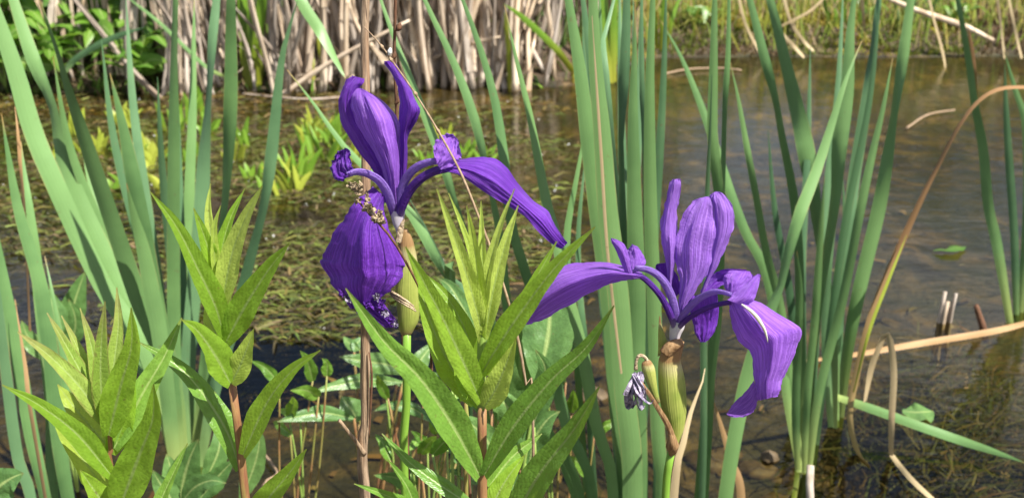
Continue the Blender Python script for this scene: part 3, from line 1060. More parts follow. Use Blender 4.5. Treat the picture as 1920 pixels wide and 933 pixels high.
# ---- fresh flower
base = below(1246, 960, YF, 0.0)
iris = thing('iris', 'fresh violet iris with a plump green spathe and white-striped drooping petal', 'flower', base)
s = part(iris, 'stem', g_tube([base, at(1247, 945, YF), at(1252, 900, YF), at(1260, 838, YF)], [.0025, .0023, .0023, .0022], 18, 10), M['stem'])
sp = part(iris, 'spathe', g_loft([(1258, 846, 1270, 846), (1256, 832, 1272, 830), (1252, 806, 1282, 804), (1242, 774, 1287, 773), (1236, 742, 1287, 741),
                                   (1234, 709, 1284, 709), (1234, 684, 1279, 688), (1236, 670, 1276, 673), (1245, 654, 1281, 652), (1262, 645, 1283, 640)], YF, rib=.02), M['spathe'])
pix_tube(iris, 'spathe_foot', [(1256, 808, 8, -7), (1260, 820, 17, -7), (1261, 832, 24, -6), (1261, 845, 18, -3), (1259, 849, 12, 0)], YF, 'papery', 12, 10, rough=.3)
pix_tube(iris, 'spathe_collar', [(1246, 662, 22, -3), (1256, 651, 24, -3), (1268, 645, 22, -3), (1280, 640, 14, -3)], YF, 'papery', 14, 12, rough=.22, ridges=5)
petal(iris, 'bract', [(1233, 668, 1256, 660), (1234, 650, 1253, 645), (1234, 625, 1247, 628), (1235, 606, 1241, 610), (1236, 592, 1238, 592)], 'spathe', .3, .3, 3.1, YF + .003, n=14, m=7)
bud = part(iris, 'bud', g_loft([(1232, 756, 1238, 752), (1222, 738, 1234, 736), (1212, 716, 1231, 712), (1204, 694, 1228, 690), (1203, 682, 1222, 678), (1208, 676, 1218, 674)], YF - .004), M['spathe'])
pix_tube(bud, 'dry_hook', [(1215, 678, 6), (1208, 668, 7), (1199, 666, 7), (1193, 676, 6), (1192, 692, 8)], YF - .004, 'wither_brown', 14, 8, rough=.2)
petal(iris, 'dry_bract', [(1199, 716, 1203, 713), (1211, 736, 1217, 731), (1228, 764, 1236, 759), (1246, 796, 1256, 791), (1255, 820, 1266, 817), (1258, 836, 1267, 836)], 'papery', .3, .3, 5.2, YF - .008, n=20, m=7)
w = part(iris, 'withered_bloom', g_crumple(at(1196, 726, YF - .003), .012, 3), M['wither'])
rq = random.Random(9)
for i in range(13):                                     # shrivelled, curled ribbons of the spent flower
    x, y_ = 1194 + rq.uniform(-8, 12), 698 + rq.uniform(-4, 14)
    e = (rq.uniform(1170, 1218), rq.uniform(736, 768))
    k_ = rq.uniform(-10, 10)
    P = [at(x, y_, YF - .004), at((x + e[0]) / 2 + k_, (y_ + e[1]) / 2, YF - .008 + rq.uniform(-.003, .003)), at(e[0], e[1], YF - .006 + rq.uniform(-.004, .004)), at(e[0] - k_ * .9, e[1] - rq.uniform(4, 14), YF - .009)]
    part(w, 'withered_petal', g_blade(P, rq.uniform(.0016, .0034), None, 16, .5, .8, rq.uniform(-1.2, 1.2), seed=i * 2.1), M['wither'])
part(iris, 'flower_tube', g_loft([(1258, 650, 1276, 648), (1256, 640, 1273, 640), (1255, 626, 1277, 626), (1256, 612, 1283, 614), (1259, 600, 1285, 602)], YF, deep=.8), M['tube'])
# back petals first
petal(iris, 'fall', [(1272, 590, 1292, 584, 8, 10, 12), (1284, 556, 1338, 548, 14, 16, 18), (1292, 578, 1347, 570, 24, 22, 26), (1299, 604, 1346, 598, 26, 24, 28), (1304, 626, 1338, 624, 25, 23, 26), (1313, 641, 1324, 641, 24, 23, 24)], 'petal_deep', 1.5, 1.5, 2.2)
petal(iris, 'style_crest', [(1262, 560, 1276, 548, 10, 12, 10), (1238, 524, 1272, 520, 12, 15, 13), (1229, 502, 1262, 505, 14, 15, 14), (1232, 494, 1252, 492, 15, 14, 14)], 'petal_deep', 1.5, 1.5, 4.2, n=18, m=11)
petal(iris, 'style_crest', [(1310, 560, 1334, 552, 10, 12, 12), (1322, 530, 1352, 536, 13, 16, 14), (1340, 512, 1384, 526, 14, 19, 14), (1360, 504, 1410, 522, 14, 17, 12), (1398, 505, 1413, 516, 12, 12, 10)], 'petal_deep', 1.5, 1.5, 4.9, n=20, m=11)
petal(iris, 'standard', [(1311, 560, 1318, 562, 6, 5, 6), (1316, 542, 1322, 542, 6, 4, 7), (1325, 512, 1340, 508, 7, 3, 9), (1329, 474, 1357, 474, 8, 2, 11), (1333, 446, 1369, 446, 8, 1, 12), (1334, 420, 1376, 422, 8, 1, 12), (1331, 392, 1376, 396, 7, 1, 11), (1328, 374, 1369, 378, 6, 2, 9), (1334, 363, 1356, 363, 6, 4, 7), (1343, 359, 1348, 359, 6, 6, 6)], 'petal_lit', 2.6, 2.2, 6.1, tent=.7)
petal(iris, 'standard', [(1269, 612, 1277, 612, 0, -1, 0), (1271, 590, 1281, 590, 0, -2, 1), (1273, 560, 1294, 560, 0, -3, 2), (1274, 526, 1318, 524, 1, -3, 3), (1267, 494, 1333, 496, 2, -3, 2), (1265, 461, 1338, 461, 3, -2, 2), (1273, 424, 1343, 426, 4, -1, 3), (1286, 394, 1345, 396, 5, 1, 4), (1304, 375, 1339, 375, 6, 3, 5), (1320, 369, 1329, 368, 7, 6, 7)], 'petal_lit', 2.4, 2.4, 7.3, n=40, tent=.7)
petal(iris, 'standard', [(1266, 606, 1272, 606, 2, 1, 2), (1256, 560, 1262, 560, 2, 0, 3), (1252, 532, 1260, 532, 2, 0, 4), (1247, 486, 1268, 480, 0, -3, 6), (1240, 449, 1271, 452, 0, -5, 8), (1239, 418, 1270, 412, 0, -4, 8), (1248, 378, 1271, 382, 1, -3, 6), (1255, 345, 1278, 348, 2, -2, 4), (1262, 336, 1275, 335, 2, 0, 3)], 'petal_lit', 2.6, 2.6, 8.8, n=40, m=13, tent=.6)
# side with the raised, folded petal
hf = pix_tube(iris, 'haft', [(1266, 618, 10, -1), (1257, 590, 13, -4), (1242, 560, 13, -6), (1224, 537, 12, -8), (1204, 519, 12, -9), (1186, 514, 12, -10)], YF, 'haft', 24, 10, flat=.6)
fl = petal(iris, 'fall', [(1206, 512, 1198, 522, -6, -10, -10), (1182, 503, 1186, 524, 2, -13, -10), (1143, 492, 1150, 530, 10, -16, -7), (1094, 492, 1113, 546, 16, -17, -3), (1052, 499, 1065, 573, 18, -16, 1), (1020, 523, 1022, 597, 14, -12, 3), (998, 560, 1000, 605, 8, -8, 1), (980, 608, 983, 610, -2, -3, -2)], 'petal', 1.3, 1.8, 9.9, n=44, m=23, tent=.8)
pix_tube(iris, 'style_arm', [(1270, 612, 10, 0), (1264, 572, 15, -4), (1252, 540, 16, -6), (1236, 518, 16, -8), (1214, 505, 15, -10), (1190, 502, 13, -11)], YF, 'style', 26, 12, flat=.45)
petal(iris, 'style_crest', [(1172, 511, 1186, 512, -12, -13, -12), (1164, 492, 1182, 494, -10, -14, -12), (1155, 470, 1178, 474, -9, -13, -11), (1147, 455, 1170, 457, -9, -11, -9), (1145, 446, 1155, 448, -8, -9, -8)], 'petal', 1.2, 1.2, 12.1, n=20, m=11)
petal(iris, 'style_crest', [(1178, 508, 1196, 502, -6, -9, -8), (1174, 482, 1211, 492, -3, -7, -4), (1178, 466, 1204, 474, -2, -6, -2), (1186, 458, 1196, 462, -2, -4, -2)], 'petal', 1.4, 1.6, 13.4, n=18, m=11)
# side with the hanging, striped petal
pix_tube(iris, 'haft', [(1270, 618, 10, -1), (1284, 602, 12, -5), (1302, 589, 12, -9), (1328, 576, 12, -13), (1352, 569, 12, -16), (1374, 566, 12, -18)], YF, 'haft', 24, 10, flat=.6)
F2 = [(1366, 568, 1396, 558, -18, -20, -14), (1368, 586, 1424, 566, -18, -24, -10), (1373, 610, 1458, 587, -16, -27, -7), (1382, 634, 1490, 606, -14, -27, -4), (1394, 648, 1503, 620, -12, -26, -2), (1407, 660, 1494, 650, -11, -24, -2), (1412, 690, 1483, 682, -12, -22, -3), (1414, 716, 1468, 708, -14, -21, -6), (1417, 736, 1463, 732, -15, -20, -10), (1420, 751, 1458, 742, -15, -18, -12)]
fr = petal(iris, 'fall', F2, 'petal', 2.4, 2.6, 14.7, n=46, m=23, tent=.6)
stripe(fr, 'white_stripe', [(1390, 570, 3, -23.5), (1404, 580, 7, -25.5), (1416, 591, 8, -27.5), (1428, 608, 6, -28), (1435, 622, 4, -27.8), (1440, 642, 1, -26)], YF, 'white_mark')
petal(iris, 'fall_tip', [(1414, 712, 1420, 748, -13, -14, -15), (1398, 733, 1415, 768, -8, -12, -14), (1378, 752, 1400, 779, -6, -10, -14), (1368, 767, 1378, 782, -7, -10, -13), (1362, 775, 1366, 779, -9, -10, -11)], 'petal', 1.0, 1.2, 16.3, n=20, m=13)
pix_tube(iris, 'style_arm', [(1272, 612, 10, 0), (1280, 592, 15, -5), (1296, 572, 17, -9), (1318, 555, 17, -13), (1344, 546, 17, -17), (1372, 552, 15, -20)], YF, 'style', 26, 12, flat=.45)
petal(iris, 'style_crest', [(1364, 562, 1392, 572, -20, -23, -21), (1378, 546, 1412, 564, -17, -23, -20), (1398, 530, 1420, 544, -14, -20, -17), (1412, 518, 1425, 526, -13, -16, -14), (1423, 513, 1426, 515, -13, -13, -13)], 'petal', 1.4, 1.4, 17.8, n=20, m=13)
petal(iris, 'style_crest', [(1362, 548, 1382, 548, -12, -14, -13), (1356, 524, 1400, 534, -8, -13, -9), (1366, 508, 1410, 518, -5, -10, -6), (1382, 507, 1406, 508, -4, -6, -4)], 'petal', 1.6, 1.8, 18.9, n=18, m=13)

# ---- older flower
YO = 0.485
base = below(761, 960, YO, 0.0)
iris = thing('iris', 'older deep purple iris with ragged petal edges and a tan-striped spathe', 'flower', base)
part(iris, 'stem', g_tube([base, at(760, 940, YO), at(762, 780, YO), at(763, 618, YO)], [.0027, .0025, .0025, .0022], 24, 10), M['stem'])
sp = part(iris, 'spathe', g_loft([(752, 626, 772, 626), (748, 616, 778, 614), (746, 600, 785, 600), (744, 574, 788, 574), (741, 545, 788, 545), (744, 510, 786, 512), (748, 484, 782, 484), (748, 460, 777, 460), (750, 444, 772, 444), (757, 429, 764, 429)], YO, rib=.02), M['spathe'])
for a, b in ((0, 0), (7, 5), (14, 9)):
    pix_tube(sp, 'dry_strip', [(730 + a * .3, 544 + b, 5, -4), (744, 552 + b, 5, -8), (760, 562 + b, 5, -10.5), (776 + a * .3, 574 + b, 3, -9)], YO, 'wither_brown', 12, 6, rough=.3)
petal(iris, 'bract', [(742, 452, 752, 456), (744, 434, 756, 438), (750, 420, 758, 422), (756, 410, 759, 410)], 'wither_brown', .5, .6, 3.3, YO - .004, n=12, m=7)
part(iris, 'flower_tube', g_loft([(746, 446, 756, 446), (742, 432, 757, 432), (736, 418, 757, 418), (733, 404, 758, 408), (733, 392, 760, 398)], YO, deep=.8), M['tube'])
petal(iris, 'standard', [(722, 380, 734, 380, 6, 5, 5), (708, 340, 724, 336, 7, 5, 5), (694, 312, 716, 304, 8, 4, 6), (676, 290, 705, 276, 9, 3, 6), (655, 258, 692, 244, 10, 3, 7), (639, 228, 676, 216, 11, 4, 8), (635, 192, 668, 188, 11, 5, 9), (642, 166, 672, 168, 11, 6, 10), (650, 150, 682, 156, 11, 8, 11), (660, 142, 684, 148, 11, 10, 12)], 'petal_deep', 2.0, 2.0, 21.1, YO)
petal(iris, 'standard', [(738, 408, 748, 408, 0, -1, 0), (732, 380, 750, 380, -1, -4, 0), (724, 348, 752, 348, -1, -6, 1), (716, 318, 753, 320, 0, -8, 2), (702, 288, 754, 294, 1, -9, 3), (686, 262, 753, 270, 2, -10, 4), (671, 238, 752, 250, 3, -10, 5), (663, 214, 748, 228, 3, -10, 6), (657, 192, 734, 206, 4, -8, 6), (660, 175, 712, 185, 5, -4, 7), (668, 167, 690, 172, 7, 3, 7), (674, 165, 678, 166, 8, 8, 8)], 'petal', 3.0, 2.2, 22.6, YO, n=46, m=23, tent=.55)
petal(iris, 'standard', [(746, 400, 756, 400, 2, 1, 3), (748, 350, 760, 350, 2, 0, 4), (751, 290, 764, 290, 2, -2, 5), (750, 250, 766, 252, 3, -3, 6), (748, 222, 778, 232, 3, -5, 2), (749, 200, 788, 208, 3, -6, -2), (748, 178, 778, 186, 3, -5, 1), (744, 158, 770, 166, 3, -4, 3), (734, 138, 756, 146, 3, -3, 4), (722, 122, 747, 126, 2, -2, 4), (719, 115, 736, 114, 1, 0, 3)], 'petal_deep', 2.0, 1.8, 23.9, YO, n=46, m=15)
petal(iris, 'standard_curl', [(764, 240, 768, 246, 2, 0, -2), (768, 232, 782, 226, 1, -4, -4), (776, 214, 788, 204, 0, -5, -5), (782, 204, 788, 202, -1, -2, -2)], 'petal_deep', .8, 1.0, 24.5, YO, n=12, m=9)
# raised petal reaching over the leafy shoot
pix_tube(iris, 'haft', [(746, 414, 12, 0), (754, 386, 17, -4), (768, 358, 18, -7), (788, 336, 18, -10), (812, 322, 18, -12), (836, 316, 18, -14)], YO, 'haft', 24, 10, flat=.6)
petal(iris, 'fall', [(822, 312, 824, 326, -10, -13, -15), (852, 302, 838, 322, -4, -14, -16), (893, 294, 868, 332, 2, -14, -15), (927, 297, 897, 352, 6, -13, -13), (950, 314, 926, 371, 8, -12, -11), (972, 344, 956, 388, 8, -10, -10), (1000, 376, 984, 406, 5, -9, -9), (1026, 394, 1008, 433, 3, -8, -8), (1040, 420, 1030, 453, 0, -7, -6), (1056, 444, 1044, 463, -3, -6, -5), (1064, 455, 1053, 467, -4, -5, -4)], 'petal_deep', 2.2, 2.4, 25.8, YO, n=50, m=23, tent=.6)
pix_tube(iris, 'style_arm', [(748, 408, 12, 0), (752, 360, 15, -4), (763, 332, 17, -7), (782, 313, 17, -10), (804, 304, 17, -12), (822, 302, 15, -13)], YO, 'style', 26, 12, flat=.45)
petal(iris, 'style_crest', [(814, 300, 828, 320, -14, -16, -15), (813, 280, 850, 308, -12, -16, -17), (818, 262, 864, 296, -8, -15, -14), (834, 251, 862, 272, -9, -9, -13), (850, 252, 859, 262, -6, -9, -10)], 'petal', 4.2, 3.6, 27.3, YO, n=22, m=15)
# style arm with the small frilled crest
pix_tube(iris, 'style_arm', [(738, 404, 12, 0), (728, 366, 17, -6), (712, 340, 19, -10), (690, 326, 19, -14), (668, 322, 18, -16), (650, 328, 16, -18)], YO, 'style', 26, 12, flat=.5)
petal(iris, 'style_crest', [(646, 338, 662, 318, -18, -20, -17), (628, 336, 658, 304, -15, -17, -18), (621, 316, 657, 286, -12, -16, -14), (626, 296, 652, 279, -11, -10, -13), (634, 284, 646, 279, -8, -10, -11)], 'petal_deep', 4.0, 3.4, 28.4, YO, n=22, m=15)
# hanging petal
petal(iris, 'fall', [(700, 350, 726, 372, -6, -9, -4), (680, 366, 722, 396, -9, -14, -4), (657, 388, 726, 414, -10, -19, -5), (638, 420, 731, 434, -6, -23, -6), (617, 455, 745, 462, -1, -26, -5), (604, 484, 757, 490, 3, -26, -3), (602, 498, 759, 504, 4, -26, -3), (616, 516, 752, 520, 1, -25, -6), (622, 534, 736, 540, -3, -22, -8), (646, 558, 712, 560, -8, -18, -11), (656, 578, 700, 576, -11, -14, -13)], 'petal_deep', 2.6, 3.4, 29.5, YO, n=50, m=27, tent=.8)
fr = petal(iris, 'ragged_tip', [(648, 556, 712, 558, -12, -15, -12), (660, 574, 722, 572, -10, -16, -10), (682, 588, 736, 590, -8, -14, -8), (704, 600, 744, 602, -7, -10, -7), (722, 614, 744, 614, -6, -7, -6)], 'petal_deep', 5.0, 6.0, 31.0, YO, n=30, m=21)
for i, (x, y_) in enumerate([(706, 556), (714, 566), (712, 580), (722, 588), (690, 570), (732, 598), (740, 606), (676, 582), (668, 570), (652, 560), (640, 548)]):
    part(fr, 'frill', g_crumple(at(x, y_, YO - .016), .0062, 40 + i * 2.9, (1, .6, 1), 8), M['wither' if i % 3 == 0 else 'petal_deep'])

# ------------------------------------------------------------------ dead stems among the flowers
base = below(684, 960, 0.52, 0.0)
t = thing('withered_weed', 'thick split brown dead stem standing upright behind the older iris', 'dead weed', base)
part(t, 'stalk', g_tube([base, at(684, 940, .52), at(685, 780, .52), at(684, 600, .52), at(686, 400, .52), at(685, 150, .525), at(684, -60, .53)],
                        [.0035, .0034, .0032, .0031, .0026, .0024, .0022], 90, 14, rough=.34, ridges=4), M['bark'])
pix_tube(t, 'side_twig', [(684, 850, 9, -2), (668, 828, 8, -5), (650, 805, 7, -8), (636, 787, 7, -10)], .52, 'twig', 14, 8, rough=.25)
pix_tube(t, 'bark_peel', [(692, 660, 3, -3), (697, 700, 5, -4), (695, 760, 4, -3), (692, 820, 2, -3)], .52, 'dark_twig', 14, 6, rough=.3)
base = below(742, 420, .56, 0.0)
t = thing('withered_weed', 'thin dark red-brown stem with a small dry bud behind the curled purple petal', 'dead weed', base)
part(t, 'stalk', g_tube([base, at(748, 420, .56), at(744, 215, .56), at(739, 110, .56), at(741, 40, .56), at(742, -60, .56)], [.0013, .0012, .0012, .0011, .001, .0009], 60, 8, rough=.2), M['dark_twig'])
for x, y_, sz in ((747, 52, 11), (738, 106, 9), (745, 190, 8)):
    pix_tube(t, 'bud', [(x - 5, y_ + 6, 3), (x - 1, y_ + 2, sz), (x + 2, y_ - 3, sz), (x + 3, y_ - 9, 3)], .557, 'dark_twig', 8, 8, rough=.35)
base = below(1003, 950, .43, 0.0)
t = thing('withered_weed', 'long thin straw-coloured twig slanting across the raised purple petal', 'dead weed', base)
part(t, 'stalk', g_tube([base, at(1000, 880, .43), at(985, 715, .43), at(960, 590, .43), at(925, 480, .435), at(893, 395, .435), at(862, 320, .44), at(818, 240, .445), at(778, 175, .45), at(738, 118, .45), at(712, 82, .45), at(682, 50, .45)],
                        [.0010, .0010, .0010, .0009, .0008, .0008, .0007, .0007, .0007, .0007, .0005, .0003], 100, 8, rough=.18), M['twig'])
for x, y_ in ((733, 112), (779, 176), (822, 246), (716, 88)):
    pix_tube(t, 'node', [(x - 3, y_ - 5, 3), (x, y_, 8), (x + 3, y_ + 5, 3)], .449, 'twig', 7, 8, rough=.4)
pix_tube(t, 'seed_shell', [(729, 104, 4), (731, 98, 9), (732, 90, 3)], .449, 'petal_white', 7, 8, rough=.3)
base = below(905, 950, .45, 0.0)
t = thing('withered_weed', 'withered brown flower spike leaning over the hanging purple petal', 'dead weed', base)
part(t, 'stalk', g_tube([base, at(880, 905, .452), at(838, 832, .452), at(812, 735, .45), at(806, 600, .446), at(789, 546, .444), at(765, 498, .442), at(738, 452, .442), at(712, 420, .442), at(688, 396, .442), at(668, 372, .442)],
                        [.0011, .0011, .0010, .0010, .0010, .0009, .0009, .0008, .0008, .0007, .0005], 90, 8, rough=.25), M['dark_twig'])
rr = random.Random(5)
for i in range(34):
    f = i / 33
    x = 662 + 54 * f + rr.uniform(-14, 14) * (1 - .6 * f)
    y_ = 348 + 68 * f + rr.uniform(-16, 14) * (1 - .6 * f)
    part(t, 'withered_floret', g_crumple(at(x, y_, .440 + rr.uniform(-.004, .004)), rr.uniform(.0030, .0052), 70 + i * 1.3, (1, .7, 1), 6), M['wither_brown'])
# ------------------------------------------------------------------ leafy shoots (decussate lance leaves)
def shoot_leaf(t, wp, w, y0, y1, mat='lance', roll=0.0, fold=0.45, tmax=0.34, bow=0.0, b0=0.4):
    """wp tip->foot in pixels; y0 at the foot, y1 at the tip"""
    SEED[0] += 0.91
    wp = wp[::-1]
    k = len(wp)
    P = []
    for i, p in enumerate(wp):
        f = i / (k - 1)
        P.append(at(p[0], p[1], y0 + (y1 - y0) * f + bow * math.sin(math.pi * f)))
    W = w * 1.2 * ppm(P[k // 2])
    geo, mid = g_lance(P, W, roll, fold * 1.3, tmax=tmax, seed=SEED[0], b0=b0)
    o = part(t, 'leaf', geo, M[mat])
    r0 = max(.00025, W * .013)
    part(o, 'midrib', g_tube(mid[:-2], [r0, r0 * .8, r0 * .3], 16, 5), M['midrib'])
    return o


YC = 0.415
base = below(905, 960, YC, 0.0)
t = thing('loosestrife_shoot', 'tall leafy shoot with pale lime top leaves between the two irises', 'leafy plant', base)
part(t, 'stem', g_tube([base, at(905, 940, YC), at(904, 760, YC)], [.0026, .0025, .0023], 24, 10, ridges=4), M['red_stem'])
part(t, 'upper_stem', g_tube([at(904, 765, YC), at(903, 690, YC), at(904, 600, YC), at(904, 530, YC)], [.0022, .002, .0018, .001], 20, 10, ridges=4), M['green_stem'])
part(t, 'side_stem', g_tube([below(872, 960, YC + .02, 0.0), at(874, 940, YC + .02), at(878, 800, YC + .02), at(868, 700, YC + .025)], [.0017, .0017, .0015, .001], 18, 8), M['red_stem'])
for wp, w, a, b, m, ro, fo in [
    ([(819, 354), (846, 430), (876, 520), (898, 600), (903, 640)], 30, 0, -.020, 'lance_young', .25, .5),
    ([(841, 362), (868, 430), (890, 500), (902, 600)], 15, .004, .010, 'lance_young', .5, .5),
    ([(875, 385), (886, 440), (896, 520), (904, 625)], 27, -.003, -.012, 'lance_young', -.1, .5),
    ([(902, 376), (903, 430), (905, 520), (905, 600)], 20, .002, .008, 'lance_young', .1, .55),
    ([(965, 354), (936, 430), (914, 520), (905, 620)], 19, -.004, -.004, 'lance_young', -.4, .5),
    ([(972, 385), (949, 453), (927, 535), (908, 635)], 32, .002, .012, 'lance_young', -.2, .45),
    ([(760, 462), (790, 520), (832, 600), (874, 690), (902, 752)], 46, -.003, -.035, 'lance', .2, .4),
    ([(796, 512), (840, 560), (872, 620), (900, 716)], 34, .006, .016, 'lance', .1, .4),
    ([(1116, 425), (1042, 500), (982, 578), (930, 655), (903, 700)], 44, -.004, -.025, 'lance', -.2, .5),
    ([(1044, 452), (1000, 530), (950, 620), (908, 700)], 34, .003, .012, 'lance', .3, .4),
    ([(968, 630), (946, 690), (926, 735), (908, 762)], 44, -.003, -.012, 'lance_young', -.1, .35),  # bright colour stands in for the sunlit lower part of the long leaf
    ([(846, 600), (862, 660), (882, 720), (901, 760)], 44, .004, .01, 'lance', .2, .3),
    ([(648, 540), (720, 640), (790, 712), (850, 800), (900, 892)], 58, -.004, -.035, 'lance_deep', .1, .42),
    ([(1152, 572), (1100, 650), (1034, 712), (964, 798), (908, 890)], 46, -.005, -.030, 'lance_deep', -.25, .45),
    ([(1124, 724), (1075, 806), (1010, 890), (960, 980)], 54, -.02, -.045, 'lance_deep', -.2, .42),
    ([(784, 520), (806, 600), (842, 680), (892, 756)], 48, .010, .022, 'lance', .0, .35),
    ([(716, 812), (770, 868), (830, 912), (890, 950)], 26, .01, .02, 'lance_deep', .2, .4),
    ([(664, 906), (730, 930), (800, 960)], 20, -.01, -.03, 'lance_deep', .1, .4),
    ([(1016, 812), (960, 856), (916, 912)], 32, .012, .025, 'lance_deep', .3, .35),
    ([(984, 852), (948, 900), (916, 960)], 36, .008, .016, 'lance', .0, .3),
    ([(726, 860), (762, 910), (782, 960)], 20, -.02, -.03, 'lance_deep', .5, .4),
    ([(800, 700), (830, 770), (870, 850)], 36, .018, .026, 'lance_deep', .2, .3),
]:
    shoot_leaf(t, wp, w, YC + a, YC + b, m, ro, fo)

YA = 0.45
base = below(462, 960, YA, 0.0)
t = thing('loosestrife_shoot', 'bright green leafy shoot with reddish stem in front of the sword-leaf fan', 'leafy plant', base)
part(t, 'stem', g_tube([base, at(461, 940, YA), at(452, 850, YA), at(434, 712, YA)], [.0026, .0026, .0025, .0022], 24, 10, ridges=4), M['red_stem'])
part(t, 'upper_stem', g_tube([at(434, 716, YA), at(424, 650, YA), at(412, 560, YA), at(406, 480, YA)], [.0021, .0019, .0016, .0008], 20, 10, ridges=4), M['green_stem'])
for wp, w, a, b, m, ro, fo in [
    ([(282, 360), (330, 424), (374, 511), (404, 575), (420, 630)], 40, -.004, -.030, 'lance', .25, .45),
    ([(363, 390), (386, 452), (404, 520), (418, 600)], 38, .002, -.006, 'lance', .1, .4),
    ([(395, 344), (391, 390), (396, 450), (406, 530)], 22, .004, .008, 'lance_young', .0, .5),
    ([(414, 385), (402, 424), (402, 480), (407, 530)], 16, -.002, -.004, 'lance_young', .2, .5),
    ([(459, 354), (432, 410), (416, 470), (410, 540)], 24, .003, .012, 'lance', -.4, .45),
    ([(492, 348), (460, 410), (434, 480), (416, 575)], 38, -.003, -.015, 'lance_young', -.15, .45),
    ([(543, 456), (504, 505), (462, 570), (424, 640)], 50, -.003, -.018, 'lance', -.2, .45),
    ([(476, 616), (462, 656), (448, 690), (434, 718)], 40, -.004, -.010, 'lance_young', -.2, .3),
    ([(341, 599), (372, 622), (404, 668), (432, 718)], 52, -.005, -.028, 'lance', .35, .35),
    ([(388, 560), (394, 600), (408, 630), (422, 640)], 30, .003, .008, 'lance_young', .1, .3),
    ([(258, 640), (320, 676), (370, 724), (424, 806), (450, 880)], 40, .004, .020, 'lance_deep', .1, .4),
    ([(601, 656), (548, 694), (500, 756), (456, 852)], 40, -.004, -.024, 'lance', -.3, .4),
    ([(575, 841), (544, 884), (502, 936), (474, 990)], 44, -.006, -.020, 'lance', -.1, .4),
]:
    shoot_leaf(t, wp, w, YA + a, YA + b, m, ro, fo)

YB = 0.43
base = below(222, 960, YB, 0.0)
t = thing('loosestrife_shoot', 'crowded leafy shoot with pink-flushed leaf tips, the shortest shoot', 'leafy plant', base)
part(t, 'stem', g_tube([base, at(218, 940, YB), at(212, 860, YB), at(202, 780, YB), at(196, 720, YB)], [.0024, .0023, .0021, .0017, .001], 24, 10, ridges=4), M['red_stem'])
for wp, w, a, b, m, ro, fo in [
    ([(88, 586), (124, 648), (162, 718), (192, 785)], 28, .004, .008, 'lance_red', .2, .45),
    ([(115, 591), (150, 662), (176, 726), (196, 790)], 24, .006, .016, 'lance_red', .3, .45),
    ([(150, 577), (167, 632), (182, 700), (198, 785)], 26, .004, .012, 'lance_red', .0, .45),
    ([(197, 564), (190, 640), (189, 720), (198, 800)], 32, -.004, -.012, 'lance_red', .1, .45),
    ([(219, 538), (222, 606), (214, 680), (201, 780)], 30, .003, .012, 'lance_red', -.2, .45),
    ([(246, 576), (246, 650), (226, 724), (204, 815)], 54, -.005, -.020, 'lance', .1, .55),
    ([(33, 622), (94, 668), (152, 728), (194, 792)], 34, -.003, -.020, 'lance_red', .25, .45),
    ([(108, 720), (140, 764), (170, 800), (204, 838)], 46, .004, .006, 'lance_young', .1, .3),
    ([(4, 721), (78, 762), (146, 815), (210, 892)], 40, -.004, -.030, 'lance', .2, .5),
    ([(98, 784), (136, 834), (170, 880), (206, 930)], 46, .002, -.004, 'lance_young', .2, .35),
    ([(341, 595), (308, 668), (266, 740), (214, 840)], 44, .004, .022, 'lance_deep', -.25, .4),
    ([(288, 719), (286, 786), (260, 856), (222, 960)], 66, -.006, -.026, 'lance', -.15, .5),
    ([(352, 830), (328, 880), (300, 940), (280, 990)], 22, .0, .008, 'lance_deep', -.3, .4),
    ([(250, 706), (240, 760), (224, 810), (208, 850)], 40, .004, .008, 'lance', .1, .35),
    ([(150, 880), (176, 918), (206, 960)], 40, -.006, -.012, 'lance', .2, .4),
]:
    shoot_leaf(t, wp, w, YB + a, YB + b, m, ro, fo)
# ------------------------------------------------------------------ far bank: bleached reed stumps in clumps
rb = random.Random(21)


def reed_mesh(seed):
    r = random.Random(seed)
    a, b = r.uniform(-.10, .10), r.uniform(-.10, .10)
    pts = [Vector((a * f * f, b * f * f * f + .02 * math.sin(f * 5 + seed), f)) for f in (0, .2, .4, .6, .8, 1)]
    V, F, _ = g_tube(pts, [.5 * .016, .5 * .0155, .5 * .014, .5 * .012, .5 * .010, .5 * .006], 14, 7, rough=.35)
    for q in range(3):                                   # torn sheaths
        z0 = r.uniform(.02, .55)
        an = r.uniform(0, 6.28)
        L = r.uniform(.12, .4)
        o = Vector((math.cos(an), math.sin(an), 0))
        sd = Vector((-o.y, o.x, 0))
        base = len(V)
        for i in range(5):
            f = i / 4
            c = catmull(pts, 21)[min(20, int((z0 + L * f) * 20))] + o * (.008 + r.uniform(.0, .05) * f * f * (q > 0)) + Vector((0, 0, 0))
            w = .009 * (1 - .75 * f)
            V += [c - sd * w, c + sd * w]
        for i in range(4):
            F.append((base + 2 * i, base + 2 * i + 1, base + 2 * i + 3, base + 2 * i + 2))
    return mesh('stalk', V, F, M['straw'])


REEDS = [reed_mesh(100 + i) for i in range(8)]


def put_stalk(t, x, y, h, w, lean, az, name='stalk'):
    o = bpy.data.objects.new(name, rb.choice(REEDS))
    col.objects.link(o)
    o.parent = t
    z = ground_h(x, y)
    o.location = Vector((x, y, min(z, 0.0) - .02 if z < 0 else z - .02)) - ORIGIN[t.name]
    o.scale = (w, w, h)
    o.rotation_euler = (lean * math.cos(az), lean * math.sin(az), rb.uniform(0, 6.28))
    return o


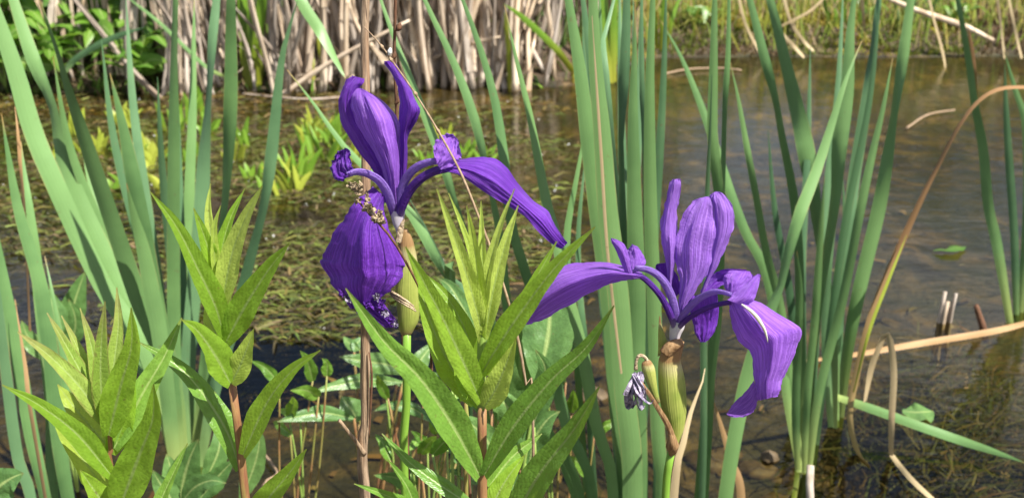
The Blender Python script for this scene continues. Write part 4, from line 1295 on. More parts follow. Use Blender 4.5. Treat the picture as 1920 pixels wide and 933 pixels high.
RL = {300: 'clump of bleached reed stalks just behind the lime-yellow stem pair', 432: 'bleached reed stalks between the slanting pale stem and broad iris fan',
      520: 'bleached reed stalks on the open side of the broad iris fan', 606: 'bleached reed stalks behind the bent yellowish stalks', 694: 'bleached reed stalks behind the thick split brown stem',
      738: 'bleached reed stalks behind the thin stem with a dry bud', 958: 'bleached reed stalks behind the single lime-yellow stem', 1000: 'last clump of bleached reed stalks, beside the bowing green leaf'}
cl = [(300, 14), (345, 16), (392, 18), (432, 14), (520, 18), (562, 18), (606, 18), (650, 18), (694, 19), (738, 19), (782, 19), (826, 19), (870, 19), (914, 18), (958, 17), (1000, 14)]
for i, (px, cnt) in enumerate(cl):
    c = at(px, 160, 4.0)
    yb = shore(c.x)
    lab = RL.get(px, 'clump of bleached broken reed stalks standing along the far waterline')
    t = thing('dead_reed_clump', lab, 'reeds', (c.x, yb, 0), 'dead reed clumps along the far bank')
    for k in range(cnt):
        x = c.x + rb.gauss(0, .055)
        y = yb + abs(rb.gauss(0, .20)) - .06
        leanmax = .30 if px < 620 else .12
        h = rb.uniform(.45, 1.05)
        lean = rb.gauss(0, leanmax)
        if rb.random() < .10:
            lean, h = rb.uniform(.5, 1.1) * rb.choice((-1, 1)), rb.uniform(.25, .5)
        put_stalk(t, x, y, h, rb.uniform(.9, 1.75) if px > 600 else rb.uniform(.6, 1.35), lean, rb.uniform(1.0, 2.2))
for px, py, lab in ((92, 120, 'bundle of white dead stems hanging among green bank herbs'), (176, 165, 'drooping skirt of pale dead leaves above the bare wet soil'), (300, 140, 'tangle of pale dead leaves beside the lime-green stems'), (30, 190, 'low heap of broken pale straws at the left end of the herbs'.replace('left ', ''))):
    c = at(px, py, 4.0)
    t = thing('dead_leaf_skirt', lab, 'dead leaves', (c.x, 4.02, ground_h(c.x, 4.02)))
    for k in range(16):
        a, L = rb.uniform(-.12, .12), rb.uniform(.18, .42)
        x0, x1 = c.x + a * .5, c.x + a * 1.3
        P = [Vector((x0, 4.05, ground_h(c.x, 4.02) + .10 + L)), Vector((x0 + (x1 - x0) * .5, 3.98, ground_h(c.x, 4.02) + .08 + L * .6)), Vector((x1, 3.95 + rb.uniform(-.02, .05), max(.01, ground_h(c.x, 4.02) - .02)))]
        part(t, 'dead_leaf', g_blade(P[::-1], rb.uniform(.010, .022), None, 10, lean=rb.uniform(-1, 1)), M['straw'])


def prism(H, p, q, w, c, bend=0.0):
    """three sided stalk"""
    b = len(H.V)
    d = (q - p)
    s = Vector((1, .2, 0)).normalized()
    u = Vector((-.2, 1, 0)).normalized()
    m_ = p + d * .5 + Vector((bend, bend * .5, 0))
    for c_, r_ in ((p, 1.0), (m_, .8), (q, .25)):
        H.V += [c_ + s * w * r_, c_ - s * w * r_ * .5 + u * w * r_ * .86, c_ - s * w * r_ * .5 - u * w * r_ * .86]
    for i in (0, 3):
        for k in range(3):
            k2 = (k + 1) % 3
            H.F.append((b + i + k, b + i + k2, b + i + 3 + k2, b + i + 3 + k))
            H.C.append(c)


# thicket that closes the view behind the front row, and the reed bed further up the bank
H = Heap()
for i in range(1500):
    x = rb.uniform(-2.9, .55)
    y = shore(x) + .25 + abs(rb.gauss(0, .7))
    z = ground_h(x, y)
    h = rb.uniform(.35, 1.0)
    c = vary(rb.choice([(.20, .15, .10), (.12, .085, .055), (.30, .25, .19), (.07, .05, .03), (.10, .16, .025), (.06, .10, .018)]), rb)
    prism(H, Vector((x, y, z - .02)), Vector((x + rb.gauss(0, .14), y + rb.gauss(0, .1), z + h)), rb.uniform(.003, .009), c, rb.gauss(0, .03))
for i in range(2600):
    x = rb.uniform(-7, 8)
    y = rb.uniform(5.9, 8.5)
    if .205 < x / y < .31:                        # an opening in the reeds
        continue
    z = ground_h(x, y)
    h = rb.uniform(.4, 1.15) * (1.1 if x < .8 else .95)
    c = vary(rb.choice([(.30, .23, .15), (.22, .15, .09), (.36, .29, .20), (.10, .16, .03), (.07, .12, .02), (.13, .19, .04)]), rb)
    prism(H, Vector((x, y, z - .02)), Vector((x + rb.gauss(0, .2), y + rb.gauss(0, .2), z + h)), rb.uniform(.006, .016), c, rb.gauss(0, .06))
kind(H.build('reed_thicket', M['bits']), 'stuff', 'thicket of dry reeds and grass filling the far bank', 'reeds')

# a wood far behind the pond, above the frame, that darkens the low reflections
H = Heap()
for i in range(16000):
    x = rb.uniform(-30, 30)
    top = 4.6 + 2.4 * N1(x * .35, 3.3) + .8 * N1(x * 1.1, 7.7) - 4.4 * math.exp(-((x - 3.9) / 1.5) ** 4) - 2.6 * math.exp(-((x - 8.2) / 1.3) ** 2)
    if top < 2.2 and rb.random() < .6:
        continue
    y, z = rb.uniform(13, 17), rb.uniform(.3, max(.8, top))
    a = rb.uniform(0, 6.28)
    s_ = rb.uniform(.12, .34)
    p_ = Vector((x, y, z))
    d_ = Vector((math.cos(a), math.sin(a), rb.uniform(-.6, .6)))
    H.strip([p_, p_ + d_ * s_, p_ + d_ * s_ * 2], s_, Vector((-d_.y, d_.x, rb.uniform(-.8, .8))).normalized(), vary(rb.choice([(.04, .075, .018), (.06, .10, .022), (.035, .055, .015), (.08, .11, .03)]), rb))
kind(H.build('far_wood', M['bits']), 'stuff', 'distant green wood behind the pond', 'wood')

# right hand bank: moss, low greenery, grass
H = Heap()
for i in range(15000):
    x = rb.uniform(.25, 3.4)
    y = shore(x) + .02 + abs(rb.gauss(0, .45))
    z = ground_h(x, y)
    k = N1(x * 2.2, y * 2.2, 9)
    cc = (.27, .24, .025) if k > .05 else ((.13, .16, .02) if k > -.22 else (.13, .085, .035))
    c = vary(cc, rb, .4)
    L = rb.uniform(.015, .05) * (1.6 if k > .2 else 1)
    a = rb.uniform(0, 6.28)
    s = Vector((math.cos(a), math.sin(a), 0))
    o = Vector((rb.gauss(0, .5), rb.gauss(0, .5), 1)).normalized()
    p = Vector((x, y, z - .005))
    H.strip([p, p + o * L * .6, p + o * L + Vector((o.x, o.y, -.3)) * L * .4], rb.uniform(.004, .013), s, c)
for i in range(1100):
    x = rb.uniform(.5, 3.4)
    y = shore(x) + rb.uniform(.05, .9)
    z = ground_h(x, y)
    c = vary(rb.choice([(.34, .25, .13), (.14, .20, .025), (.26, .28, .04), (.20, .25, .03), (.30, .27, .06)]), rb)
    L = rb.uniform(.10, .34)
    dx, dy = rb.gauss(0, .7), rb.gauss(-.2, .5)
    p = Vector((x, y, z))
    H.strip([p, p + Vector((dx * L * .3, dy * L * .3, L * .7)), p + Vector((dx * L * .8, dy * L * .8, L * .8)), p + Vector((dx * L * 1.2, dy * L * 1.2, L * .55))], rb.uniform(.003, .009), Vector((1, .3, 0)), c)
for i in range(5200):                                     # low growth on the other bank
    x = rb.uniform(-3.2, .4)
    y = shore(x) + abs(rb.gauss(0, .35)) - .02
    z = max(ground_h(x, y), 0)
    dens = sstep(-1.0, -1.5, x)
    if rb.random() > .35 + .65 * dens:
        continue
    c = vary(rb.choice([(.10, .19, .025), (.15, .25, .03), (.07, .12, .02), (.17, .12, .06), (.10, .065, .035)]), rb)
    L = rb.uniform(.02, .09)
    a = rb.uniform(0, 6.28)
    o = Vector((rb.gauss(0, .6), rb.gauss(-.2, .6), 1)).normalized()
    p = Vector((x, y, z - .004))
    H.strip([p, p + o * L * .6, p + o * L + Vector((o.x, o.y, -.3)) * L * .5], rb.uniform(.004, .016), Vector((math.cos(a), math.sin(a), 0)), c)
kind(H.build('bank_moss', M['bits']), 'stuff', 'moss, short grass and low green growth covering the bank edge', 'moss')


def bank_fan(label, leaves, mat, y, group=None, name='bank_iris'):
    f = leaves[0][0]
    b = at(f[0], f[1], y)
    t = thing(name, label, 'water plant', (b.x, b.y, max(-.05, min(b.z, .2))), group)
    for wp in leaves:
        leaf_blade(t, wp, y + rb.uniform(-.03, .03), y + rb.uniform(-.1, .15), mat, w0=.9)
    return t


bank_fan('broad bright green iris fan with a yellowish foot at the waterline', [
    [(470, 174, 20), (462, 100, 24), (458, 20, 24), (450, -80, 12)], [(482, 174, 18), (482, 100, 20), (490, 10, 18), (500, -90, 6)],
    [(476, 174, 18), (474, 100, 18), (472, 30, 16), (466, -50, 8)], [(486, 172, 14), (492, 90, 14), (500, 0, 12), (508, -80, 6)]], 'sword_bright', 3.93)
bank_fan('tall bright green iris leaves rising behind the low bank herbs', [
    [(238, 160, 16), (228, 80, 24), (216, 0, 26), (206, -70, 10)], [(250, 160, 16), (248, 70, 20), (244, -10, 20), (240, -80, 8)],
    [(228, 160, 14), (204, 70, 20), (188, -10, 20), (170, -90, 8)], [(258, 160, 12), (268, 70, 15), (272, -10, 14)], [(244, 165, 12), (236, 60, 14), (234, -20, 12)]], 'sword_bright', 4.12)
bank_fan('pair of narrow lime-yellow stems among the dead reeds', [
    [(322, 172, 10), (321, 90, 12), (318, 0, 12), (316, -60, 8)], [(330, 170, 6), (331, 100, 7), (334, 30, 6)], [(300, 200, 8), (291, 150, 12), (284, 120, 4)]], 'sword_lime', 3.98)
bank_fan('bright green iris shoots standing in the water at the mossy bank', [
    [(1141, 156, 14), (1138, 80, 16), (1130, 0, 16), (1120, -80, 6)], [(1150, 154, 12), (1150, 80, 13), (1153, 0, 12), (1156, -70, 6)],
    [(1135, 152, 8), (1128, 90, 10), (1122, 20, 8)], [(1146, 156, 10), (1158, 70, 12), (1176, -10, 10)]], 'sword_bright', 4.05)
bank_fan('slim green shoots growing from dark soil beside the reddish leaf litter', [
    [(1240, 96, 8), (1242, 50, 10), (1246, 0, 10), (1250, -60, 5)], [(1232, 92, 6), (1228, 40, 8), (1222, -20, 6)], [(1250, 90, 5), (1262, 30, 8), (1282, -20, 6)]], 'sword_bright', 4.75)
bank_fan('single lime-yellow stem standing in front of the dead reeds', [[(956, 172, 9), (955, 110, 10), (950, 60, 8), (946, 20, 4)]], 'sword_lime', 3.95, name='lime_stalk')
bank_fan('pair of yellowish stalks bent among the dead reeds', [[(588, 150, 6), (585, 90, 7), (578, 40, 6)], [(616, 180, 6), (604, 120, 7), (596, 70, 6), (592, 40, 3)], [(574, 155, 5), (576, 100, 5), (566, 50, 5)]], 'sword_lime', 3.92, name='lime_stalk')
bank_fan('long bright green leaf bowing from the bank towards the dead reeds', [[(1074, 134, 10), (1045, 95, 13), (1006, 56, 13), (970, 25, 12), (944, 8, 5)]], 'sword_bright', 3.7, name='bowing_leaf')
bank_fan('pale slender stem slanting across the tangle of dead leaves', [[(430, 148, 5), (390, 128, 7), (350, 92, 7), (300, 44, 7), (250, 4, 6), (225, -16, 3)]], 'sword', 3.6, name='slanting_stem')
bank_fan('bluish blade curving sideways in front of the dead leaf skirt', [[(118, 142, 4), (134, 118, 11), (170, 92, 12), (220, 68, 11), (270, 52, 4)]], 'sword_blue', 3.4, name='curved_blade')
for lab, wps, y, m in (
    ('tan dry leaves drooping from the mossy bank into the water', [[(1440, -20, 5), (1462, 55, 6), (1486, 84, 7), (1508, 108, 3)], [(1466, -20, 5), (1482, 40, 6), (1506, 76, 6), (1526, 96, 3)], [(1380, -30, 4), (1396, 40, 5), (1420, 90, 4), (1430, 110, 2)], [(1560, -20, 4), (1520, 20, 5), (1464, 50, 4)]], 4.6, 'sword_straw'),
    ('thin pale dry stalks hanging over the mossy bank', [[(1738, -20, 5), (1752, 40, 4), (1768, 100, 4), (1774, 135, 2)], [(1868, -20, 4), (1878, 60, 4), (1884, 110, 3)], [(1888, -20, 4), (1904, 60, 5), (1916, 110, 3)], [(1620, 60, 4), (1618, 20, 6), (1614, -20, 6)]], 4.5, 'sword_straw'),
):
    b = at(wps[0][0][0], wps[0][0][1], y)
    t = thing('dry_grass', lab, 'dry grass', (b.x, b.y, ground_h(b.x, b.y)))
    for wp in wps:
        leaf_blade(t, wp, y, y - .05, m, None, 'dry_leaf', taper=False)
t = thing('fallen_stick', 'bleached grey stick sloping down the mossy bank to the water', 'stick', at(1858, 74, 4.72))
pix_tube(t, 'stick_shaft', [(1640, -14, 8), (1720, 20, 9), (1808, 50, 12), (1862, 76, 7)], 4.72, 'straw', 20, 8, rough=.3)

# broad leaved herbs on the bank
rh = random.Random(3)


def herb(label, px, y, h, nl, size, mat='herb', group=None):
    c = at(px, 170, y)
    z = ground_h(c.x, y)
    b = Vector((c.x, y, z))
    t = thing('bank_herb', label, 'leafy plant', b, group)
    tops = []
    for s_ in range(3):
        top = b + Vector((rh.uniform(-.10, .10), rh.uniform(-.10, .06), h * rh.uniform(.7, 1)))
        part(t, 'stem', g_tube([b, (b + top) / 2 + Vector((rh.uniform(-.02, .02), 0, .02)), top], [.004, .003, .002], 8, 6), M['green_stem'])
        tops.append(top)
    for k in range(nl):
        top = tops[k % 3]
        f = rh.uniform(.25, 1)
        p = b.lerp(top, f)
        a = k * 2.4 + rh.uniform(-.4, .4)
        L = size * rh.uniform(.7, 1.25)
        d = Vector((math.cos(a), math.sin(a) * .8 - .25, 0))
        q = p + d * L * .5 + Vector((0, 0, L * rh.uniform(.1, .4)))
        e = p + d * L + Vector((0, 0, L * rh.uniform(-.35, .35)))
        geo, _ = g_lance([p, q, e], L * rh.uniform(.34, .5), 0, .2, 8, 5, .1, .45, .15, k * 1.1, Vector((0, 0, -1)) if rh.random() < .7 else Vector((0, 1, -.4)))
        part(t, 'leaf', geo, M[mat])


for px, y, h, lab in ((12, 4.0, .30, 'leafy bank herb beside the low heap of broken straws'), (62, 4.05, .38, 'bushy herb at the white dead stems'), (122, 4.0, .26, 'herb with wide pale leaves under the curving bluish blade'),
                      (150, 4.2, .42, 'tall herb behind the drooping dead leaf skirt'), (270, 3.98, .22, 'spreading herb with pointed leaves below the tall iris leaves'), (205, 4.15, .34, 'herb between the dead leaf skirt and tall iris leaves'), (35, 4.35, .48, 'taller herb behind the leafy bank herbs'), (320, 4.25, .35, 'herb growing behind the lime-yellow stems'), (-5, 4.1, .45, 'herb overhanging the low heap of broken straws'), (100, 4.25, .5, 'upright herb standing over the white dead stems'), (180, 4.3, .52, 'upright herb standing over the drooping dead leaf skirt'), (285, 4.15, .42, 'herb between the tall iris leaves and lime-yellow stems')):
    herb(lab, px, y - .12, h * 1.15, 24, .15)
bank_fan('short green sedge tuft on the mossy bank behind the open clump', [[(1560 + k * 9, 96, 5), (1556 + k * 13, 50, 7), (1545 + k * 20, 0, 6), (1535 + k * 26, -50, 2)] for k in range(5)], 'sword_bright', 4.95, name='sedge_tuft')
bank_fan('green sedge tuft on the mossy bank beside the bleached stick', [[(1700 + k * 8, 90, 5), (1690 + k * 12, 46, 7), (1676 + k * 20, 0, 6), (1660 + k * 27, -44, 2)] for k in range(5)], 'sword', 5.0, name='sedge_tuft')
bank_fan('yellow-green sedge tuft on the mossy bank behind the drooping tan leaves', [[(1410 + k * 7, 92, 5), (1402 + k * 11, 50, 6), (1388 + k * 18, 6, 6), (1372 + k * 25, -40, 2)] for k in range(5)], 'sword_lime', 4.95, name='sedge_tuft')
for px, y, lab in ((1300, 5.0, 'low round-leaved herb on the mossy bank'), (1600, 5.1, 'small herb on the moss behind the narrow clump'), (1760, 5.0, 'spreading green herb by the bleached stick')):
    herb(lab, px, y, .12, 12, .09)
# ------------------------------------------------------------------ on and in the water
rw = random.Random(11)


def tuft(px, py, hpx, nb, mat='sword_lime', wpx=9, spread=.5):
    b = wat(px, py, 0)
    m_ = ppm(b)
    t = thing('water_soldier', 'spiky lime-green tuft poking out of the weedy water', 'water plant', (b.x, b.y, -.03), 'spiky tufts in the weedy water')
    for k in range(nb):
        a = rw.uniform(-spread, spread)
        L = hpx * m_ * rw.uniform(.55, 1.1)
        f = Vector((b.x + rw.uniform(-.5, .5) * hpx * m_ * .6, b.y + rw.uniform(-.05, .05), -.03))
        d = Vector((math.sin(a), rw.uniform(-.3, .3), math.cos(a)))
        part(t, 'leaf', g_blade([f, f + d * (.03 + L * .5), f + d * (.03 + L) + Vector((a * L * .25, 0, -abs(a) * L * .2))], wpx * m_ * rw.uniform(.6, 1.2), None, 10, .12, .8, rw.uniform(-.6, .6), seed=k * 1.9), M[mat])


for px, py, h, nb in ((270, 318, 58, 9), (545, 356, 58, 9), (606, 300, 70, 9), (430, 306, 44, 5), (330, 240, 52, 8), (250, 236, 40, 6), (215, 230, 34, 5), (510, 352, 36, 4), (580, 270, 56, 7), (640, 330, 36, 5),
                      (870, 290, 30, 5), (800, 300, 30, 4), (372, 214, 44, 5), (390, 250, 36, 4), (290, 300, 50, 7), (240, 300, 40, 6), (560, 330, 64, 9), (620, 270, 60, 8), (590, 250, 50, 7), (460, 270, 44, 6), (150, 250, 40, 6), (180, 280, 36, 6), (480, 330, 34, 5), (660, 300, 40, 6), (830, 270, 36, 6), (905, 300, 28, 5), (100, 300, 34, 5), (310, 350, 34, 5), (220, 350, 30, 5), (352, 300, 36, 5)):
    tuft(px, py, h * 1.12, nb + 3, 'sword_lime' if rw.random() < .5 else 'sword_bright')

# floating and half sunk weed on the still side of the pond
H = Heap()
n_ = 0
while n_ < 30000:
    px, py = rw.uniform(-60, 1120), rw.uniform(150, 640)
    b = wat(px, py, 0)
    if b.y > shore(b.x) + .02:
        continue
    k = N1(b.x * 1.6, b.y * 3.2, 6.1) + .5 * N1(b.x * 6, b.y * 9, 2.1) + rw.gauss(0, .22)
    lim = -.38 + .9 * sstep(300, 720, py) + .6 * sstep(850, 1150, px) + .25 * sstep(230, 170, py)
    if k < lim:
        continue
    n_ += 1
    z = rw.uniform(-.018, .008)
    a = rw.gauss(0, .7)
    d = Vector((math.cos(a), math.sin(a), 0))
    s = Vector((-d.y, d.x, rw.uniform(-.6, .6)))
    L = rw.uniform(.015, .065)
    c = vary(rw.choice([(.10, .085, .025), (.14, .115, .035), (.075, .09, .02), (.13, .16, .03), (.18, .13, .06), (.05, .04, .018), (.17, .19, .04), (.12, .15, .03), (.07, .055, .025)]), rw, .35)
    if py < 215 and rw.random() < .6:
        c = vary(rw.choice([(.22, .15, .03), (.15, .10, .03), (.10, .07, .03)]), rw, .3)
    if rw.random() < .012:
        c, L = (.65, .65, .6), .010
    p = Vector((b.x, b.y, z))
    H.strip([p, p + d * L * .5 + Vector((0, 0, rw.uniform(0, .008))), p + d * L], rw.uniform(.002, .007), s, c)
kind(H.build('floating_weed', M['bits']), 'stuff', 'brown-green mat of floating pondweed and plant scraps', 'pondweed')

# weed under the surface, and litter on the bed
H = Heap()
for i in range(3600):
    if i % 5:
        px, py = rw.gauss(1790, 110), rw.gauss(740, 60)
    else:
        px, py = rw.uniform(0, 1920), rw.uniform(380, 930)
    b = wat(px, py, -.06)
    k = N1(b.x * 3, b.y * 3, 12.1)
    if k < (-.25 if i % 5 else .1):
        continue
    g = ground_h(b.x, b.y)
    z = g + rw.uniform(.0, .75) * max(.02, -g)
    a = rw.gauss(.5, .9)
    d = Vector((math.cos(a), math.sin(a), rw.uniform(-.2, .3)))
    L = rw.uniform(.03, .10)
    c = vary(rw.choice([(.07, .075, .018), (.10, .09, .025), (.055, .06, .015), (.11, .08, .03)]), rw, .35)
    p = Vector((b.x, b.y, min(z, -.012)))
    H.strip([p, p + d * L * .5 + Vector((0, 0, .006)), p + d * L + Vector((-d.y, d.x, 0)) * L * rw.uniform(-.3, .3)], rw.uniform(.0012, .0042), Vector((-d.y, d.x, rw.uniform(-.5, .5))), c)
kind(H.build('submerged_weed', M['bits']), 'stuff', 'olive weed waving under the clear water', 'pondweed')
H = Heap()
for i in range(420):
    x, y = rw.uniform(-1.6, 1.7), rw.uniform(.75, 2.9)
    z = ground_h(x, y) + .006
    if z > -.02:
        continue
    a = rw.uniform(0, 6.28)
    d = Vector((math.cos(a), math.sin(a), rw.uniform(-.1, .2)))
    L = rw.uniform(.012, .07)
    c = vary(rw.choice([(.22, .14, .055), (.30, .20, .085), (.14, .09, .04), (.07, .05, .028), (.34, .27, .16)]), rw, .35)
    p = Vector((x, y, z))
    H.strip([p, p + d * L * .5 + Vector((0, 0, .004)), p + d * L], rw.uniform(.004, .018), Vector((-d.y, d.x, rw.uniform(-.3, .3))), c)
kind(H.build('leaf_litter', M['bits']), 'stuff', 'brown leaf litter lying on the pond bed', 'leaf litter')


def stone(px, py, wpx, hpx, label, seed, mat='stone', sink=.35):
    b = wat(px, py + hpx * .4, 0)
    m_ = ppm(b)
    rx, rz = wpx * m_ * .5, hpx * m_ * .5
    V, F, uv = [], [], []
    for i in range(9):
        th = math.pi * i / 8
        for k in range(14):
            a = 2 * math.pi * k / 14
            v = Vector((math.sin(th) * math.cos(a), math.sin(th) * math.sin(a), math.cos(th)))
            q = 1 + .28 * N1(v.x * 1.4 + seed, v.y * 1.4, v.z * 1.4) + .1 * N1(v.x * 4, v.y * 4 + seed, v.z * 4)
            V.append(Vector((b.x + v.x * rx * q, b.y + v.y * rx * .8 * q, v.z * rz * 1.3 * q + rz * (.9 - 2 * sink))))
    for i in range(8):
        for k in range(14):
            F.append((i * 14 + k, i * 14 + (k + 1) % 14, (i + 1) * 14 + (k + 1) % 14, (i + 1) * 14 + k))
    single('stone', (V, F, None), M[mat], label, 'stone', (b.x, b.y, 0))


stone(1442, 850, 34, 22, 'small brown stone breaking the water beside the open clump', 1.1)
stone(1300, 560, 60, 16, 'low brown stone under the striped drooping petal', 9.2, sink=.68)
stone(1110, 730, 70, 24, 'ochre stone between the sword leaves and broad leaves', 3.2, sink=.66)


# scattered brown stones on the bed in the shallows
for i in range(26):
    px, py = rw.uniform(1330, 1915), rw.uniform(640, 925)
    b = wat(px, py, -.08)
    g = ground_h(b.x, b.y)
    s_ = rw.uniform(.012, .042)
    V, F = [], []
    for a_ in range(8):
        th = math.pi * a_ / 7
        for k in range(12):
            ph = 2 * math.pi * k / 12
            v = Vector((math.sin(th) * math.cos(ph), math.sin(th) * math.sin(ph), math.cos(th)))
            q = 1 + .45 * N1(v.x * 1.3 + i * 3, v.y * 1.3, v.z * 1.3) + .22 * N1(v.x * 3.5, v.y * 3.5 + i, v.z * 3.5)
            V.append(Vector((b.x + v.x * s_ * 1.5 * q, b.y + v.y * s_ * q, g + v.z * s_ * .6 * q)))
    for a_ in range(7):
        for k in range(12):
            F.append((a_ * 12 + k, a_ * 12 + (k + 1) % 12, (a_ + 1) * 12 + (k + 1) % 12, (a_ + 1) * 12 + k))
    single('stone', (V, F, None), M['stone'], 'brown stone lying on the pond bed under shallow water', 'stone', (b.x, b.y, g), 'stones on the pond bed')


def broad_leaf(t, wp, w, y0, y1, mat='broad', roll=0.0, fold=.15, tmax=.48, b0=.12):
    return shoot_leaf(t, wp, w, y0, y1, mat, roll, fold, tmax, 0.0, b0)


Yw = .72
b = below(985, 940, Yw, 0.0)
t = thing('broad_leaved_pond_plant', 'pale broad oval leaves on stalks behind the tall leafy shoot', 'water plant', b)
for wp, w, a, c_ in [
    ([(1018, 520), (1030, 580), (1026, 640), (1006, 720)], 82, 0, .03), ([(1000, 560), (985, 620), (975, 690), (985, 760)], 58, .02, .02),
    ([(956, 640), (948, 690), (952, 750), (970, 820)], 62, .01, .0), ([(1046, 690), (1020, 700), (996, 730), (980, 780)], 46, .03, .05),
    ([(900, 742), (930, 745), (956, 770), (975, 830)], 46, 0, -.02), ([(1050, 770), (1028, 784), (1004, 820), (990, 880)], 52, .0, .0),
    ([(820, 520), (846, 540), (880, 600), (930, 700)], 44, .03, .06), ([(1004, 655), (1022, 690), (1016, 740), (1000, 800)], 40, -.02, -.03),
    ([(850, 780), (890, 800), (930, 850), (968, 920)], 56, -.02, -.05), ([(792, 600), (830, 640), (870, 700), (920, 800)], 36, .05, .08),
    ([(1060, 850), (1030, 860), (1000, 900), (985, 940)], 44, .02, .04), ([(780, 760), (820, 790), (870, 850), (930, 930)], 34, .05, .09)]:
    broad_leaf(t, wp, w, Yw + a, Yw + c_)
    part(t, 'leaf_stalk', g_tube([b + Vector((rw.uniform(-.01, .01), 0, 0)), (at(wp[-1][0], wp[-1][1], Yw + a) + b) / 2 + Vector((rw.uniform(-.02, .02), 0, .02)), at(wp[-1][0], wp[-1][1], Yw + a)], [.0022, .002, .0015], 12, 6), M['green_stem'])
Yw = .98
b = below(680, 860, Yw, 0.0)
t = thing('broad_leaved_pond_plant', 'few narrow oval leaves spreading low over dark water behind the dead stem', 'water plant', b)
for wp, w, a, c_ in [([(584, 736), (630, 722), (690, 712), (756, 716)], 24, 0, -.05), ([(520, 790), (560, 780), (610, 774), (664, 784)], 26, -.04, -.08), ([(640, 742), (650, 756), (662, 772), (672, 790)], 42, .02, .03),
                     ([(636, 668), (680, 676), (730, 684), (772, 700)], 34, .04, .03), ([(830, 700), (800, 706), (770, 712), (744, 722)], 22, .03, .06), ([(816, 640), (796, 664), (780, 690), (768, 720)], 30, .02, .05),
                     ([(700, 770), (730, 760), (770, 764), (812, 790)], 20, .01, .0), ([(644, 630), (652, 640), (662, 648), (676, 656)], 18, .08, .1), ([(680, 632), (672, 640), (668, 648), (664, 660)], 18, .08, .1)]:
    broad_leaf(t, wp, w, Yw + a, Yw + c_, 'broad')
    part(t, 'leaf_stalk', g_tube([b, (at(wp[-1][0], wp[-1][1], Yw + a) + b) / 2 + Vector((0, 0, .015)), at(wp[-1][0], wp[-1][1], Yw + a)], [.0025, .002, .0015], 10, 6), M['red_stem'])
Yw = .80
b = below(340, 960, Yw, 0.0)
t = thing('broad_leaved_pond_plant', 'cluster of pale oval leaves at the foot of the sword-leaf fan', 'water plant', b)
for wp, w, a, c_ in [([(372, 822), (356, 858), (344, 900), (336, 950)], 54, 0, -.01), ([(312, 850), (322, 884), (330, 920), (336, 960)], 44, .01, .02), ([(424, 905), (396, 900), (366, 912), (340, 940)], 34, -.02, -.04),
                     ([(404, 780), (412, 812), (408, 850), (380, 910)], 34, .03, .05), ([(286, 880), (300, 905), (318, 930), (334, 960)], 36, -.02, -.03), ([(440, 860), (420, 880), (398, 905), (370, 940)], 36, .03, .03), ([(480, 790), (486, 830), (474, 880), (450, 940)], 34, .05, .05)]:
    broad_leaf(t, wp, w, Yw + a, Yw + c_)
Yw = 1.12
b = below(110, 720, Yw, 0.0)
t = thing('broad_leaved_pond_plant', 'oval leaves between the sword-leaf fan and bluish clump', 'water plant', b)
for wp, w, a, c_ in [([(84, 536), (96, 566), (106, 600), (108, 640)], 36, 0, .02), ([(160, 508), (148, 540), (136, 580), (124, 640)], 40, .02, .03), ([(40, 600), (52, 630), (70, 650), (96, 680)], 30, -.02, -.02), ([(128, 560), (140, 590), (140, 620), (126, 660)], 30, -.02, -.03)]:
    broad_leaf(t, wp, w, Yw + a, Yw + c_, 'broad')
    part(t, 'leaf_stalk', g_tube([b, at(wp[-1][0], wp[-1][1], Yw + a)], [.0025, .002], 6, 6), M['green_stem'])
Yw = .66
b = below(16, 960, Yw, 0.0)
t = thing('broad_leaved_pond_plant', 'single rounded leaf beside the shoot with pink-flushed tips', 'water plant', b)
broad_leaf(t, [(44, 886), (24, 894), (2, 908), (-20, 930)], 56, Yw, Yw)

# little floating things
b = wat(1722, 770, .004)
t = thing('lily_pad', 'small round yellow-green floating leaf near the fallen green leaf', 'floating leaf', b)
geo, _ = g_lance([wat(1692, 770, .005), wat(1720, 772, .007), wat(1750, 770, .005)], 42 * ppm(b) * 1.6, 0, .05, 12, 9, .15, .5, .25, 4.4, Vector((0, 0, -1)))
part(t, 'leaf', geo, M['broad'])
for px, py, lab in ((1782, 466, 'two-toned floating leaf on the pale reflecting water'), (1240, 562, 'thin green scrap floating behind the withered bloom')):
    b = wat(px, py, .004)
    t = thing('floating_leaf', lab, 'floating leaf', b)
    geo, _ = g_lance([wat(px - 32, py + 3, .005), wat(px, py, .012), wat(px + 30, py - 4, .005)], .03, 0, .1, 12, 7, .2, .5, .2, px * .1, Vector((0, 0, -1)))
    part(t, 'leaf', geo, M['herb'])
b = wat(1770, 604, 0)
t = thing('reed_stump', 'small cluster of broken white reed stumps standing in the open water', 'stump', b)
for px, py, hh in ((1760, 604, 62), (1768, 606, 44), (1781, 604, 58), (1765, 600, 34), (1775, 602, 30)):
    c = wat(px, py, 0)
    part(t, 'stalk', g_tube([Vector((c.x, c.y, -.2)), Vector((c.x, c.y, 0)), Vector((c.x + .003, c.y, hh * ppm(c)))], [.005, .0045, .003], 10, 8, rough=.5), M['straw'])
b = wat(1840, 620, 0)
t = thing('reed_stump', 'short reddish broken stalk leaning beside the straw-coloured floating leaf', 'stump', b)
pix_tube(t, 'stalk', [(1848, 640, 12), (1842, 612, 12), (1830, 572, 9)], b.y, 'dark_twig', 10, 8, rough=.3)
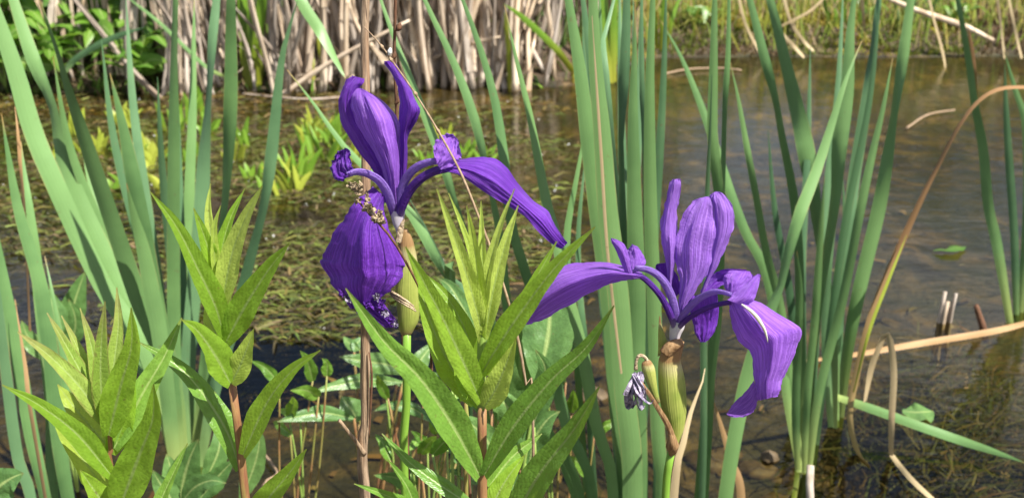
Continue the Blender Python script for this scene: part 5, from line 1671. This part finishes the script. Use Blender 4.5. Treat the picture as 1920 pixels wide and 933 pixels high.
for k, (wp, lab, m, dia) in enumerate((
    ([(455, 176), (520, 182), (580, 186), (640, 182)], 'pale stalk lying across the water below the reeds', 'straw', 7),
    ([(1240, 140), (1290, 130), (1350, 128), (1390, 132)], 'brown twig lying in the water below the dark soil', 'twig', 7),
    ([(1100, 800), (1130, 800), (1170, 798)], 'short pale twig in the water between the sword leaves', 'twig', 8),
    ([(480, 934), (500, 900), (520, 886), (496, 850), (488, 826)], 'bent pinkish twig at the water below the bright green shoot', 'twig', 9),
    ([(1700, 240), (1740, 215), (1790, 206)], 'crooked grey twig floating near the mossy bank', 'twig', 7))):
    P = [wat(p[0], p[1], .006 + .004 * math.sin(i)) for i, p in enumerate(wp)]
    single('floating_twig', g_tube(P, [dia * .28 * ppm(P[0])] * len(P), 18, 7, rough=.3), M[m], lab, 'twig', P[0])
b = wat(361, 244, 0)
t = thing('white_blossom', 'tiny white floating blossom beside the spiky tufts', 'flower', b)
for k in range(7):
    part(t, 'petal', g_crumple(b + Vector((math.cos(k) * .010, math.sin(k) * .010, .008 + .004 * (k % 2))), .018, k * 3.3, (1, .7, 1), 5), M['petal_white'])

# low seedlings filling the shallow margin between the dead stem and the tall shoot
for bx, y, n_, lab in ((790, .86, 16, 'low tangle of small green leaves between the dead stem and tall leafy shoot'), (860, .70, 12, 'small leafy seedling under the tall leafy shoot'), (545, .92, 7, 'small sprig at the water beside the bright green shoot'), (1045, .90, 10, 'leafy sprig between the tall shoot and the dense sword leaves')):
    b = below(bx, 950, y, 0.0)
    t = thing('pond_seedling', lab, 'water plant', b)
    for k in range(n_):
        x, py = bx + rw.uniform(-75, 75), rw.uniform(690, 930)
        a = rw.uniform(-1.3, 1.3)
        L = rw.uniform(40, 85)
        tip = (x + math.sin(a) * L, py - math.cos(a) * L * .7)
        q = shoot_leaf(t, [tip, ((x + tip[0]) / 2 + rw.uniform(-6, 6), (py + tip[1]) / 2 - 6), (x, py)], rw.uniform(14, 26), y, y + rw.uniform(-.05, .05), rw.choice(['broad', 'lance_deep', 'herb']), rw.uniform(-.5, .5), .25)
        e = at(x, py, y)
        part(t, 'leaf_stalk', g_tube([b, (b + e) / 2 + Vector((rw.uniform(-.01, .01), 0, 0)), e], [.0016, .0013, .001], 8, 5), M[rw.choice(['green_stem', 'red_stem'])])
